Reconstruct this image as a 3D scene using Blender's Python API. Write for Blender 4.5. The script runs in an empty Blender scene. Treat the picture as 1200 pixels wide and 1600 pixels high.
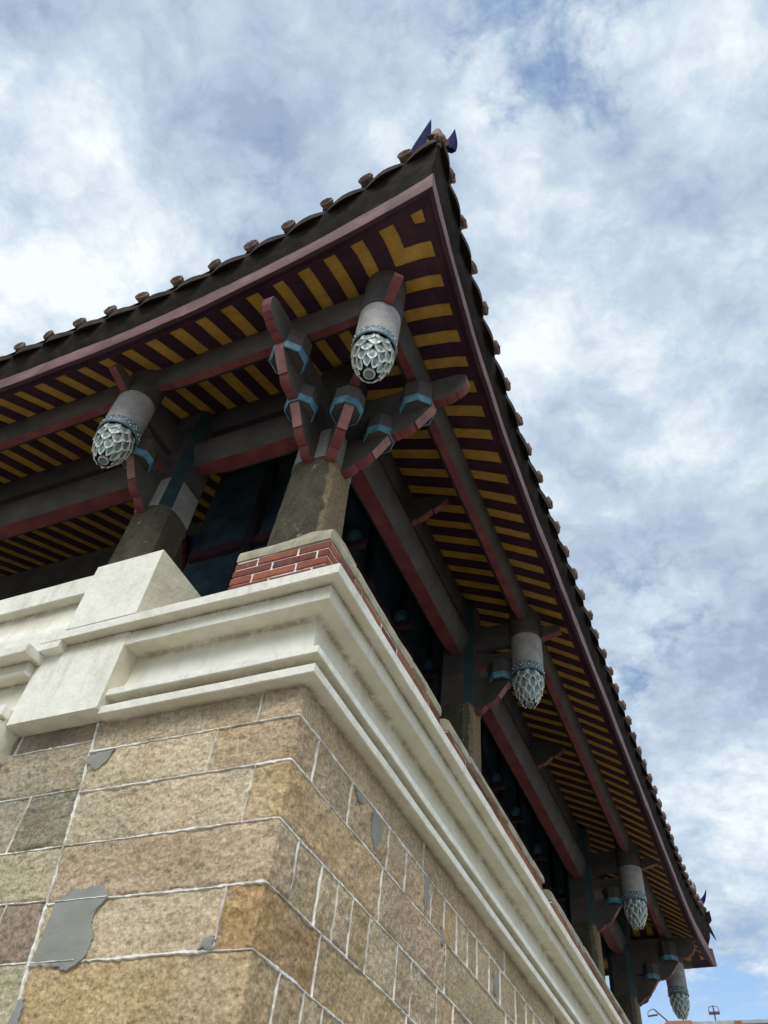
import bpy, bmesh, math, random
from mathutils import Vector, Matrix, noise
random.seed(7)
C = bpy.context.scene.collection
sc = bpy.context.scene
# ------------------------------------------------------------------ camera
cam = bpy.data.cameras.new('camera'); co = bpy.data.objects.new('camera', cam); C.objects.link(co); sc.camera = co
Y, P, R_ = math.radians(-29.03), math.radians(48.98), math.radians(8.0)
fw = Vector((math.cos(P)*math.sin(Y), math.cos(P)*math.cos(Y), math.sin(P)))
rt = Vector((math.cos(Y), -math.sin(Y), 0)); up = rt.cross(fw)
r2 = math.cos(R_)*rt + math.sin(R_)*up; u2 = -math.sin(R_)*rt + math.cos(R_)*up
CAM = Vector((1.72, -2.58, 1.6))
m = Matrix.Identity(4)
for i in range(3):
    m[i][0] = r2[i]; m[i][1] = u2[i]; m[i][2] = -fw[i]; m[i][3] = CAM[i]
co.matrix_world = m
cam.sensor_fit = 'VERTICAL'; cam.sensor_height = 36.0; cam.lens = 36.0*1231.7/1600.0
cam.clip_start = 0.05; cam.clip_end = 2000
# ------------------------------------------------------------------ world, sun, exposure
SUN_EL, SUN_AZ = math.radians(50), math.radians(-20)     # azimuth of the sun measured from -Y towards +X
sd = Vector((math.cos(SUN_EL)*math.sin(-SUN_AZ), -math.cos(SUN_EL)*math.cos(SUN_AZ), math.sin(SUN_EL)))
w = bpy.data.worlds.new('World'); sc.world = w; w.use_nodes = True
nt = w.node_tree; N = nt.nodes; L = nt.links; N.clear()
def nd(t, **k):
    n = N.new(t)
    for a, b in k.items():
        if a.startswith('i_'):
            n.inputs[a[2:].replace('_', ' ')].default_value = b
        else: setattr(n, a, b)
    return n
sky = nd('ShaderNodeTexSky'); sky.sky_type = 'NISHITA'; sky.sun_disc = False
sky.sun_elevation = SUN_EL; sky.sun_rotation = math.atan2(sd.x, sd.y); sky.air_density = 1.3; sky.dust_density = .6; sky.ozone_density = 2.0
bg1 = nd('ShaderNodeBackground'); bg1.inputs['Strength'].default_value = .15
L.new(sky.outputs[0], bg1.inputs['Color'])
tc = nd('ShaderNodeTexCoord'); sp = nd('ShaderNodeSeparateXYZ'); L.new(tc.outputs['Generated'], sp.inputs[0])
def mth(op, a, b=None, c=None, clamp=False):
    n = N.new('ShaderNodeMath'); n.operation = op; n.use_clamp = clamp
    for i, v in enumerate((a, b, c)):
        if v is None: continue
        if isinstance(v, (int, float)): n.inputs[i].default_value = v
        else: L.new(v, n.inputs[i])
    return n.outputs[0]
den = mth('MAXIMUM', mth('ADD', sp.outputs[2], .22), .12)
cx = mth('DIVIDE', sp.outputs[0], den); cy = mth('DIVIDE', sp.outputs[1], den)
cb = nd('ShaderNodeCombineXYZ'); L.new(cx, cb.inputs[0]); L.new(cy, cb.inputs[1]); cb.inputs[2].default_value = 3.7
def wnoise(scale, detail, rough, dist=0.0, off=0.0, vec=None):
    mp = nd('ShaderNodeMapping'); mp.inputs['Location'].default_value = (off, off*.7, off*.3); L.new(vec or cb.outputs[0], mp.inputs['Vector'])
    n = nd('ShaderNodeTexNoise'); n.inputs['Scale'].default_value = scale; n.inputs['Detail'].default_value = detail
    n.inputs['Roughness'].default_value = rough; n.inputs['Distortion'].default_value = dist; L.new(mp.outputs[0], n.inputs['Vector'])
    return n.outputs['Fac']
def hole(d, r0, r1):
    """soft patch of sky round a world direction"""
    v = Vector(d).normalized()
    n = N.new('ShaderNodeVectorMath'); n.operation = 'DOT_PRODUCT'; L.new(tc.outputs['Generated'], n.inputs[0]); n.inputs[1].default_value = v
    mr = nd('ShaderNodeMapRange'); mr.interpolation_type = 'SMOOTHSTEP'; L.new(n.outputs['Value'], mr.inputs[0])
    mr.inputs[1].default_value = math.cos(math.radians(r1)); mr.inputs[2].default_value = math.cos(math.radians(r0))
    return mr.outputs[0]
def pxdir(u, v):
    return r2*((u-600)/1231.7) - u2*((v-800)/1231.7) + fw
def wvor(scale, detail, rough, off, warp=.12):
    """billowy cells, domain-warped: puffs of cloud"""
    nz = nd('ShaderNodeTexNoise'); nz.inputs['Scale'].default_value = scale*1.3; nz.inputs['Detail'].default_value = 5; L.new(cb.outputs[0], nz.inputs['Vector'])
    sc_ = nd('ShaderNodeVectorMath'); sc_.operation = 'MULTIPLY_ADD'; L.new(nz.outputs['Color'], sc_.inputs[0]); sc_.inputs[1].default_value = (warp*2,)*3; L.new(cb.outputs[0], sc_.inputs[2])
    mp = nd('ShaderNodeMapping'); mp.inputs['Location'].default_value = (off, off*.6, 0); L.new(sc_.outputs[0], mp.inputs['Vector'])
    v = nd('ShaderNodeTexVoronoi'); v.feature = 'F1'; v.normalize = True; v.inputs['Scale'].default_value = scale; v.inputs['Detail'].default_value = detail; v.inputs['Roughness'].default_value = rough
    L.new(mp.outputs[0], v.inputs['Vector']); return mth('SUBTRACT', 1.0, v.outputs['Distance'])
big = wnoise(2.1, 8, .55, .1, 1.3); fine = wnoise(9.0, 12, .66, .15, 5.1); mid = wnoise(4.2, 10, .60, .1, 9.4)
puff = wvor(7.5, 6, .62, 2.2, .08)
dens = mth('ADD', mth('ADD', mth('MULTIPLY', big, .42), mth('MULTIPLY', fine, .28)), mth('MULTIPLY', puff, .32))
cover = dens
for (u, v, r0, r1, k) in ((880, 60, 0, 9, .13), (965, 1130, 0, 5, .13), (300, 340, 0, 6, .05), (0, 510, 0, 4, .05), (1190, 20, 0, 5, .08),
                          (1100, 1540, 3, 12, .10), (1010, 980, 0, 6, .09), (660, 30, 0, 5, .05), (730, 290, 0, 3, .06)):
    cover = mth('SUBTRACT', cover, mth('MULTIPLY', hole(pxdir(u, v), r0, r1), k))
glow = mth('MULTIPLY', hole(pxdir(40, 430), 2, 15), .09)
for (u, v, r0, r1, k) in ((830, 420, 1, 9, .06), (1130, 1250, 1, 9, .07), (1110, 90, 1, 8, .07), (590, 260, 0, 4, .06)):
    glow = mth('ADD', glow, mth('MULTIPLY', hole(pxdir(u, v), r0, r1), k))
cover = mth('ADD', cover, glow)
mr = nd('ShaderNodeMapRange'); mr.interpolation_type = 'SMOOTHSTEP'; L.new(cover, mr.inputs[0]); mr.inputs[1].default_value = .40; mr.inputs[2].default_value = .52
cf = mr.outputs[0]
shade = mth('ADD', mth('ADD', mth('MULTIPLY', mid, .52), mth('MULTIPLY', puff, .42)), mth('ADD', mth('MULTIPLY', fine, .20), glow))
cr = nd('ShaderNodeValToRGB'); L.new(shade, cr.inputs[0]); e = cr.color_ramp.elements
e[0].position = .57; e[0].color = (.31, .395, .53, 1); e[1].position = .79; e[1].color = (.83, .87, .89, 1)
x_ = e.new(.68); x_.color = (.50, .60, .69, 1)
bg2 = nd('ShaderNodeBackground'); L.new(cr.outputs[0], bg2.inputs['Color']); bg2.inputs['Strength'].default_value = 1.0
ms = nd('ShaderNodeMixShader'); L.new(mth('MULTIPLY', cf, .93), ms.inputs[0]); L.new(bg1.outputs[0], ms.inputs[1]); L.new(bg2.outputs[0], ms.inputs[2])
wo = nd('ShaderNodeOutputWorld'); L.new(ms.outputs[0], wo.inputs[0])
sl = bpy.data.lights.new('sun', 'SUN'); sl.energy = 2.2; sl.angle = math.radians(28); sl.color = (1, .965, .90)
so = bpy.data.objects.new('sun', sl); C.objects.link(so); so.rotation_euler = sd.to_track_quat('Z', 'Y').to_euler(); so.location = (10, -10, 30)
sc.view_settings.view_transform = 'Standard'; sc.view_settings.look = 'None'; sc.view_settings.exposure = 0.28; sc.view_settings.gamma = 1
sc.cycles.max_bounces = 6; sc.cycles.diffuse_bounces = 4
# ------------------------------------------------------------------ material helpers
class Mat:
    def __init__(s, name, rough=.8, spec=.3):
        s.m = bpy.data.materials.new(name); s.m.use_nodes = True; s.t = s.m.node_tree; s.n = s.t.nodes; s.l = s.t.links
        s.b = s.n['Principled BSDF']; s.b.inputs['Roughness'].default_value = rough; s.b.inputs['Specular IOR Level'].default_value = spec
        s.pos = s.n.new('ShaderNodeNewGeometry').outputs['Position']
        s.hs = []
    def noise(s, scale, detail=5, rough=.6, dist=0, stretch=None, off=0, out='Fac'):
        v = s.pos
        if stretch or off:
            mp = s.n.new('ShaderNodeMapping'); mp.inputs['Scale'].default_value = stretch or (1, 1, 1); mp.inputs['Location'].default_value = (off, off, off)
            s.l.new(v, mp.inputs['Vector']); v = mp.outputs[0]
        n = s.n.new('ShaderNodeTexNoise'); n.inputs['Scale'].default_value = scale; n.inputs['Detail'].default_value = detail
        n.inputs['Roughness'].default_value = rough; n.inputs['Distortion'].default_value = dist; s.l.new(v, n.inputs['Vector']); return n.outputs[out]
    def vor(s, scale, feature='F1', out='Distance'):
        n = s.n.new('ShaderNodeTexVoronoi'); n.feature = feature; n.inputs['Scale'].default_value = scale; s.l.new(s.pos, n.inputs['Vector']); return n.outputs[out]
    def ramp(s, f, stops, interp='LINEAR'):
        r = s.n.new('ShaderNodeValToRGB'); s.l.new(f, r.inputs[0]); r.color_ramp.interpolation = interp; el = r.color_ramp.elements
        for i, (p, c) in enumerate(stops):
            if isinstance(c, (int, float)): c = (c, c, c)
            if i < 2: q = el[i]; q.position = p
            else: q = el.new(p)
            q.color = (*c, 1)
        return r.outputs[0]
    def mix(s, f, a, b, mode='MIX'):
        n = s.n.new('ShaderNodeMix'); n.data_type = 'RGBA'; n.blend_type = mode; n.clamp_result = False
        for sock, v in ((n.inputs[0], f), (n.inputs[6], a), (n.inputs[7], b)):
            if isinstance(v, (int, float)): sock.default_value = v
            elif isinstance(v, tuple): sock.default_value = (*v, 1)
            else: s.l.new(v, sock)
        return n.outputs[2]
    def math(s, op, a, b=0.0, clamp=False):
        n = s.n.new('ShaderNodeMath'); n.operation = op; n.use_clamp = clamp
        for i, v in enumerate((a, b)):
            if isinstance(v, (int, float)): n.inputs[i].default_value = v
            else: s.l.new(v, n.inputs[i])
        return n.outputs[0]
    def attr(s, name, out='Color'):
        n = s.n.new('ShaderNodeAttribute'); n.attribute_name = name; return n.outputs[out]
    def z(s):
        n = s.n.new('ShaderNodeSeparateXYZ'); s.l.new(s.pos, n.inputs[0]); return n.outputs[2]
    def color(s, c):
        if isinstance(c, tuple): s.b.inputs['Base Color'].default_value = (*c, 1)
        else: s.l.new(c, s.b.inputs['Base Color'])
    def bump(s, h, strength=.5, dist=.01):
        n = s.n.new('ShaderNodeBump'); n.inputs['Strength'].default_value = strength; n.inputs['Distance'].default_value = dist
        s.l.new(h, n.inputs['Height'])
        if s.hs: s.l.new(s.hs[-1], n.inputs['Normal'])
        s.hs.append(n.outputs[0]); s.l.new(n.outputs[0], s.b.inputs['Normal'])
def weathered(name, base, dark, light, scale=3.0, rough=.8, spec=.25, bump=.4, fine=60, streak=0):
    M = Mat(name, rough, spec)
    a = M.noise(scale, 6, .6); c = M.ramp(a, [(.3, dark), (.7, light), (.5, base)])
    f = M.noise(fine, 4, .6); c = M.mix(.35, c, M.ramp(f, [(.35, .35), (.65, .65)]), 'OVERLAY')
    if streak:
        k = M.noise(7, 5, .6, .3, (1, 1, .12), 3.3); c = M.mix(M.ramp(k, [(.55, 0.0), (.75, streak)]), c, tuple(v*.35 for v in dark))
    M.color(c); M.bump(M.noise(fine*.7, 5, .6), bump, .004)
    return M.m
# stone: chisel-dressed granite, tint from the per-stone attribute
M = Mat('dressed_stone', .9, .15)
tint = M.attr('tint')
st = M.noise(2.2, 6, .62, .2); c = M.mix(M.ramp(st, [(.38, 0.0), (.68, .5)]), tint, (.60, .51, .42))
st2 = M.noise(3.1, 6, .65, .3, None, 9.0); c = M.mix(M.ramp(st2, [(.48, 0.0), (.74, .50)]), c, (.42, .28, .13))
g = M.noise(62, 7, .80, .3); c = M.mix(1.0, c, M.ramp(g, [(.32, .42), (.66, 1.22), (.5, .93)]), 'MULTIPLY')
g2 = M.vor(150); c = M.mix(M.ramp(g2, [(.08, .35), (.18, 0.0)]), c, (.16, .13, .095))
g3 = M.noise(28, 4, .6, 0, None, 4); c = M.mix(.5, c, M.ramp(g3, [(.35, .35), (.66, .68)]), 'OVERLAY')
dk = M.noise(9, 7, .7, .6, (1, 1, .35), 21); c = M.mix(M.ramp(dk, [(.62, 0.0), (.80, .45)]), c, (.16, .14, .10))
zz = M.z(); band = M.math('MULTIPLY', M.ramp(M.math('ADD', zz, M.math('MULTIPLY', M.noise(14, 5, .7, 0, (1, 1, .2), 2), .16)), [(0, 0.0), (1, 1.0)]), 1.0)
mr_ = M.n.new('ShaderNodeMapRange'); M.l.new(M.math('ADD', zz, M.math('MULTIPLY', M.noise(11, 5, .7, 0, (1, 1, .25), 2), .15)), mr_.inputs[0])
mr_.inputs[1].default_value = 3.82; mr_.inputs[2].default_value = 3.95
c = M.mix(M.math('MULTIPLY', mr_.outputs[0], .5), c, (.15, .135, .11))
big_ = M.noise(1.1, 5, .6, .4, None, 41); c = M.mix(1.0, c, M.ramp(big_, [(.30, (.78, .79, .82)), (.70, (1.16, 1.13, 1.08))]), 'MULTIPLY')
c = M.mix(1.0, c, (1.98, 1.92, 1.80), 'MULTIPLY')
M.color(c)
mpc = M.n.new('ShaderNodeMapping'); mpc.inputs['Rotation'].default_value = (.7, .5, .3); mpc.inputs['Scale'].default_value = (1, 1, .22); M.l.new(M.pos, mpc.inputs['Vector'])
nch = M.n.new('ShaderNodeTexNoise'); nch.inputs['Scale'].default_value = 55; nch.inputs['Detail'].default_value = 4; nch.inputs['Distortion'].default_value = .6; M.l.new(mpc.outputs[0], nch.inputs['Vector'])
M.bump(nch.outputs['Fac'], .8, .014)
M.bump(M.noise(30, 7, .70, 1.2, (1, 1, 1.5)), 1.0, .045); M.bump(M.noise(85, 5, .75), 1.0, .016); M.bump(M.vor(42), .5, .012)
scr = M.noise(13, 6, .75, 2.0, (1, 1, .5), 31); c = M.mix(M.ramp(scr, [(.60, 0.0), (.66, .30)]), c, (.24, .19, .125)); M.color(c)
STONE = M.m
M = Mat('lime_mortar', .9, .1); c = M.ramp(M.noise(9, 6, .7), [(.32, (.55, .53, .47)), (.5, (.86, .85, .80))])
c = M.mix(M.ramp(M.noise(5, 5, .7, 0, None, 5), [(.50, 0.0), (.66, .85)]), c, (.30, .26, .19)); M.color(c); M.bump(M.noise(60, 4, .7), .6, .006); MORTAR = M.m
M = Mat('cement_patch', .85, .2); c = M.ramp(M.noise(5, 6, .6), [(.3, (.23, .23, .205)), (.7, (.30, .30, .27))])
c = M.mix(M.ramp(M.noise(26, 5, .7, .5, (1, 1, .3), 3), [(.66, 0.0), (.76, .6)]), c, (.42, .42, .40)); c = M.mix(M.ramp(M.noise(3, 5, .6, .4, (1, 1, .4), 13), [(.5, 0.0), (.7, .5)]), c, (.27, .26, .23)); M.color(c); M.bump(M.noise(12, 5, .6, .5, (.4, 1, 1)), .5, .012); M.bump(M.noise(40, 5, .6), .3, .004); PATCH = M.m
# white-painted render with grime and painted shade
M = Mat('white_render', .72, .25)
c = M.ramp(M.noise(1.8, 6, .6), [(.3, (.74, .715, .62)), (.7, (.845, .83, .75))])
c = M.mix(M.ramp(M.noise(6, 6, .7, .4, (1, 1, .5), 3), [(.48, 0.0), (.76, .60)]), c, (.58, .56, .46))
c = M.mix(M.ramp(M.noise(11, 7, .75, .2, (1, 1, .16), 17), [(.50, 0.0), (.70, .55)]), c, (.47, .445, .35))
c = M.mix(M.ramp(M.noise(55, 4, .7, 0, None, 19), [(.68, 0.0), (.74, .7)]), c, (.25, .22, .16))
c = M.mix(M.ramp(M.noise(16, 6, .75, .8, None, 8), [(.63, 0.0), (.72, .5)]), c, (.40, .36, .28))
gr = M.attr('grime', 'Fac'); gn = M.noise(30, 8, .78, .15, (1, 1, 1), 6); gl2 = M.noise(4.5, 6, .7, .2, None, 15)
c = M.mix(M.math('MULTIPLY', M.ramp(gr, [(.04, 0.0), (.22, .85)]), M.ramp(gl2, [(.30, .45), (.62, 1.0)])), c, (.58, .53, .385))  # tan tint on undersides: dirt, plus shade painted into the colour
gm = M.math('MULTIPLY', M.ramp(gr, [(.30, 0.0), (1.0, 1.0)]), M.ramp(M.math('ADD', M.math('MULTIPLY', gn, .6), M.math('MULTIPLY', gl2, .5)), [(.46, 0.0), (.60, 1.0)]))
c = M.mix(M.math('MULTIPLY', gm, .75), c, (.24, .20, .135))  # crevice dirt; also paints the shadow in the gap between bands
M.color(c); M.bump(M.noise(6, 5, .6), .6, .03); M.bump(M.noise(45, 5, .65), .35, .005)
WHITE = M.m
M = Mat('red_brick', .85, .2); t_ = M.attr('tint'); c = M.mix(.5, t_, M.ramp(M.noise(22, 5, .7), [(.35, .3), (.65, .66)]), 'OVERLAY')
c = M.mix(M.ramp(M.noise(34, 6, .7, 0, None, 3), [(.58, 0.0), (.70, .55)]), c, (.06, .03, .03))
c = M.mix(M.ramp(M.noise(13, 6, .7, 0, None, 7), [(.62, 0.0), (.72, .5)]), c, (.55, .45, .40)); M.color(c); M.bump(M.noise(60, 5, .7), .6, .006); BRICK = M.m
COPING = weathered('coping_mortar', (.34, .31, .23), (.21, .19, .14), (.42, .39, .30), 5, .9, .15, .8, 55, .5)
M = Mat('column_stone', .9, .15); c = M.ramp(M.noise(6, 6, .7, .4, (1, 1, .5)), [(.35, (.050, .045, .030)), (.75, (.115, .10, .070))])
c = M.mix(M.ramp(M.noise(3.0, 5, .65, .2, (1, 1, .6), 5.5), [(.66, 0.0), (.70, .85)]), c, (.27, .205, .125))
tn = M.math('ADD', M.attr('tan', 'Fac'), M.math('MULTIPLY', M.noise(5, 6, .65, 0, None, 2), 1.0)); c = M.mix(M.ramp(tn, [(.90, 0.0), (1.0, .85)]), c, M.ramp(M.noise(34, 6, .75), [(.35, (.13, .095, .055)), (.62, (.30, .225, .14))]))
c = M.mix(M.ramp(M.noise(55, 4, .6), [(.55, 0.0), (.75, .45)]), c, (.25, .23, .18)); c = M.mix(M.ramp(M.vor(38), [(.05, .7), (.14, 0.0)]), c, (.03, .025, .02))
c = M.mix(M.ramp(M.noise(9, 4, .6, 0, None, 11), [(.66, 0.0), (.69, .55)]), c, (.32, .31, .27)); M.color(c); M.bump(M.noise(45, 5, .7), .8, .008); COLSTONE = M.m
PLASTER = weathered('grey_plaster', (.235, .225, .215), (.16, .155, .145), (.29, .28, .27), 4, .7, .3, .25, 50)
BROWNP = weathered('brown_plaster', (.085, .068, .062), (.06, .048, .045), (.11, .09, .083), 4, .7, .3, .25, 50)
TEAL = weathered('dark_teal_paint', (.010, .030, .036), (.006, .017, .02), (.018, .045, .052), 6, .6, .4, .2)
BEAM = weathered('beam_grey_paint', (.070, .062, .057), (.046, .042, .039), (.095, .085, .078), 3, .7, .3, .3, 50, .25)
BEAMDK = weathered('beam_dark_paint_and_shade', (.055, .05, .05), (.035, .032, .034), (.075, .068, .066), 3, .7, .3, .3)
RED = weathered('faded_red_paint', (.15, .038, .040), (.095, .024, .027), (.19, .060, .058), 5, .65, .3, .25, 50)
PINK = weathered('faded_pink_paint', (.29, .145, .14), (.21, .10, .10), (.36, .20, .19), 7, .7, .3, .25, 50)
CYAN = weathered('sky_blue_paint', (.085, .21, .29), (.045, .12, .17), (.17, .32, .39), 9, .6, .35, .25, 60, .3)
CYANDK = weathered('dim_blue_paint', (.035, .10, .14), (.02, .06, .09), (.05, .14, .19), 9)
MAROON = weathered('maroon_paint', (.044, .016, .026), (.030, .012, .020), (.062, .022, .033), 4, .65, .3, .2, 50)
M = Mat('ochre_paint', .7, .3); c = M.ramp(M.noise(6, 6, .6, .3), [(.3, (.33, .185, .030)), (.7, (.49, .29, .050))])
c = M.mix(M.ramp(M.noise(9, 5, .65, .8, None, 4), [(.60, 0.0), (.72, .5)]), c, (.18, .11, .05)); c = M.mix(M.ramp(M.noise(45, 4, .6, 0, (1, 1, 1), 4), [(.66, 0.0), (.75, .3)]), c, (.55, .42, .2)); M.color(c); M.bump(M.noise(30, 4, .6), .2, .004); OCHRE = M.m
FASCIA = weathered('fascia_paint', (.135, .062, .056), (.075, .032, .030), (.22, .12, .11), 2.5, .6, .4, .3, 40, .5)
TILE = weathered('old_roof_tile', (.034, .025, .020), (.015, .012, .011), (.062, .043, .034), 7, .9, .2, .9, 45)
TILEDK = weathered('shaded_eave_mortar', (.020, .016, .013), (.010, .009, .008), (.036, .028, .022), 7, .95, .1, .9, 30)  # darker than the tiles: shadow under their lip put into the colour
TILEEND = weathered('terracotta_tile_end', (.19, .125, .10), (.09, .062, .052), (.32, .23, .19), 14, .9, .2, .8, 60)
M = Mat('glazed_lotus', .42, .5); rim = M.attr('rim', 'Fac')
cen = M.ramp(M.noise(14, 5, .6), [(.3, (.075, .14, .17)), (.7, (.17, .255, .285))]); edge = M.ramp(M.noise(18, 5, .6, 0, None, 3), [(.3, (.46, .455, .38)), (.7, (.76, .76, .69))])
c = M.mix(rim, cen, edge); c = M.mix(M.ramp(M.noise(28, 5, .7, 0, None, 6), [(.56, 0.0), (.70, .55)]), c, (.20, .185, .14)); M.color(c); M.bump(M.noise(50, 4, .6), .3, .003); LOTUS = M.m
POST = weathered('post_plaster', (.32, .305, .30), (.25, .235, .235), (.39, .37, .365), 8, .6, .35, .25, 55, .2)
BAND = weathered('slate_blue_band', (.11, .17, .20), (.07, .12, .14), (.16, .23, .26), 20, .5, .4, .2)
BEAD = weathered('white_bead', (.72, .74, .72), (.6, .62, .6), (.8, .8, .78), 20, .4, .5, .1)
HOLE = weathered('dark_recess', (.02, .025, .022), (.012, .014, .014), (.03, .035, .03), 20)
BLUE = weathered('ornament_blue', (.006, .008, .060), (.004, .005, .04), (.010, .014, .09), 8, .85, .08, .3)
ORNRED = weathered('ornament_red', (.11, .030, .022), (.07, .02, .016), (.15, .05, .034), 10, .6, .4, .5)
PALE = weathered('pale_scroll_paint', (.10, .135, .14), (.06, .08, .09), (.15, .18, .18), 8)
NAVY = weathered('mural_blue', (.02, .065, .15), (.012, .035, .09), (.03, .10, .21), 5)
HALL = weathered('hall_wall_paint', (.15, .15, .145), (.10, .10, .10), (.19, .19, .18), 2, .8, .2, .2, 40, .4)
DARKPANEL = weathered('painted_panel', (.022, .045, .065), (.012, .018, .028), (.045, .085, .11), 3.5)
DARKWOOD = weathered('dark_timber', (.018, .016, .02), (.010, .010, .014), (.03, .025, .028), 4)
FLOOR = weathered('terrace_paving', (.30, .27, .23), (.22, .2, .17), (.36, .33, .28), 2)
GROUND = weathered('plaza_paving', (.36, .34, .30), (.30, .28, .25), (.42, .40, .36), .7, .85, .2, .4, 12)
GREYROOF = weathered('grey_cement_wall', (.33, .35, .38), (.26, .28, .30), (.42, .44, .46), 3)
STEEL = weathered('rusty_steel', (.12, .07, .06), (.07, .05, .045), (.2, .12, .1), 9)
# ------------------------------------------------------------------ mesh helpers
def n3(p, s=1.0, o=0.0): return noise.noise(Vector((p[0]*s+o, p[1]*s+o*1.3, p[2]*s-o)))
class MB:
    def __init__(s): s.v = []; s.f = []; s.m = []; s.mats = []; s.att = {}; s.smooth = set()
    def mi(s, m):
        if m not in s.mats: s.mats.append(m)
        return s.mats.index(m)
    def add(s, vs, fs, m, **att):
        b = len(s.v); s.v += [tuple(v) for v in vs]
        i = s.mi(m)
        for f in fs: s.f.append(tuple(b+k for k in f)); s.m.append(i)
        for k, val in att.items():
            d = s.att.setdefault(k, {})
            for j in range(len(vs)): d[b+j] = val[j] if isinstance(val, list) else val
        return b
    def box(s, a, b, m, M=None, **att):
        x0, y0, z0 = a; x1, y1, z1 = b
        vs = [Vector(p) for p in ((x0,y0,z0),(x1,y0,z0),(x1,y1,z0),(x0,y1,z0),(x0,y0,z1),(x1,y0,z1),(x1,y1,z1),(x0,y1,z1))]
        if M: vs = [M @ p for p in vs]
        s.add(vs, [(0,3,2,1),(4,5,6,7),(0,1,5,4),(1,2,6,5),(2,3,7,6),(3,0,4,7)], m, **att)
    def grid(s, rows, m, close=False, flip=False, **att):
        """rows: list of equal-length point lists"""
        n = len(rows[0]); vs = [p for r in rows for p in r]; fs = []
        for i in range(len(rows)-1):
            for j in range(n if close else n-1):
                a, b = i*n+j, i*n+(j+1) % n; c, d = (i+1)*n+(j+1) % n, (i+1)*n+j
                fs.append((a, d, c, b) if flip else (a, b, c, d))
        return s.add(vs, fs, m, **att)
    def tube(s, pts, r, m, n=8, cap=True):
        pts = [Vector(p) for p in pts]; rows = []
        for i, p in enumerate(pts):
            d = (pts[min(i+1, len(pts)-1)] - pts[max(i-1, 0)]).normalized()
            a = d.orthogonal().normalized() if i == 0 else (prev - d*prev.dot(d)).normalized()
            prev = a; b = d.cross(a); rr = r[i] if isinstance(r, list) else r
            rows.append([p + (a*math.cos(2*math.pi*k/n) + b*math.sin(2*math.pi*k/n))*rr for k in range(n)])
        b0 = s.grid(rows, m, True)
        if cap:
            i = s.mi(m); s.f.append(tuple(b0+k for k in range(n))[::-1]); s.m.append(i); e = b0+(len(rows)-1)*n; s.f.append(tuple(e+k for k in range(n))); s.m.append(i)
    def lathe(s, prof, m, n=24, c=(0,0,0), **att):
        rows = [[(c[0]+r*math.cos(2*math.pi*k/n), c[1]+r*math.sin(2*math.pi*k/n), c[2]+z) for k in range(n)] for r, z in prof]
        s.grid(rows, m, True, **att)
    def build(s, name, parent=None, loc=None, smooth=False, bevel=0, angle=40):
        me = bpy.data.meshes.new(name); me.from_pydata(s.v, [], s.f)
        for mt in s.mats: me.materials.append(mt)
        me.polygons.foreach_set('material_index', s.m)
        for k, d in s.att.items():
            if k == 'tint':
                a = me.color_attributes.new(k, 'FLOAT_COLOR', 'POINT')
                for i, v in d.items(): a.data[i].color = (*v, 1)
            else:
                a = me.attributes.new(k, 'FLOAT', 'POINT')
                for i, v in d.items(): a.data[i].value = v
        bm = bmesh.new(); bm.from_mesh(me)
        bmesh.ops.remove_doubles(bm, verts=bm.verts, dist=1e-5) if not s.att and smooth else None
        bmesh.ops.recalc_face_normals(bm, faces=bm.faces); bm.to_mesh(me); bm.free()
        if smooth:
            for p in me.polygons: p.use_smooth = True
            me.set_sharp_from_angle(angle=math.radians(angle))
        me.update()
        o = bpy.data.objects.new(name, me); C.objects.link(o)
        if loc: o.location = loc
        if bevel:
            b = o.modifiers.new('bevel', 'BEVEL'); b.width = bevel; b.segments = 2; b.limit_method = 'ANGLE'; b.angle_limit = math.radians(35)
        if parent: adopt(o, parent)
        return o
ROOTLOC = {}
def wloc(o):
    l = Vector(o.location)
    return l + ROOTLOC.get(o.name, Vector((0,0,0)))
def adopt(o, parent):
    """parent o while keeping its place (no rotations on parents of parts)"""
    pm = ROOTLOC.get(parent.name, Vector(parent.location))
    ROOTLOC[o.name] = Vector(o.location)
    o.parent = parent; o.location = Vector(o.location) - pm
def thing(name, label, cat, loc, group=None):
    o = bpy.data.objects.new(name, None); C.objects.link(o); o.location = loc; o.empty_display_size = .3
    ROOTLOC[o.name] = Vector(loc); o['label'] = label; o['category'] = cat
    if group: o['group'] = group
    return o
def tag(o, label, cat, group=None):
    o['label'] = label; o['category'] = cat
    if group: o['group'] = group
LEN, WID = 13.58, 10.5
# ------------------------------------------------------------------ ground
mb = MB(); mb.box((-600, -600, -.5), (600, 600, 0), GROUND); g = mb.build('ground'); g['kind'] = 'structure'
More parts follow.
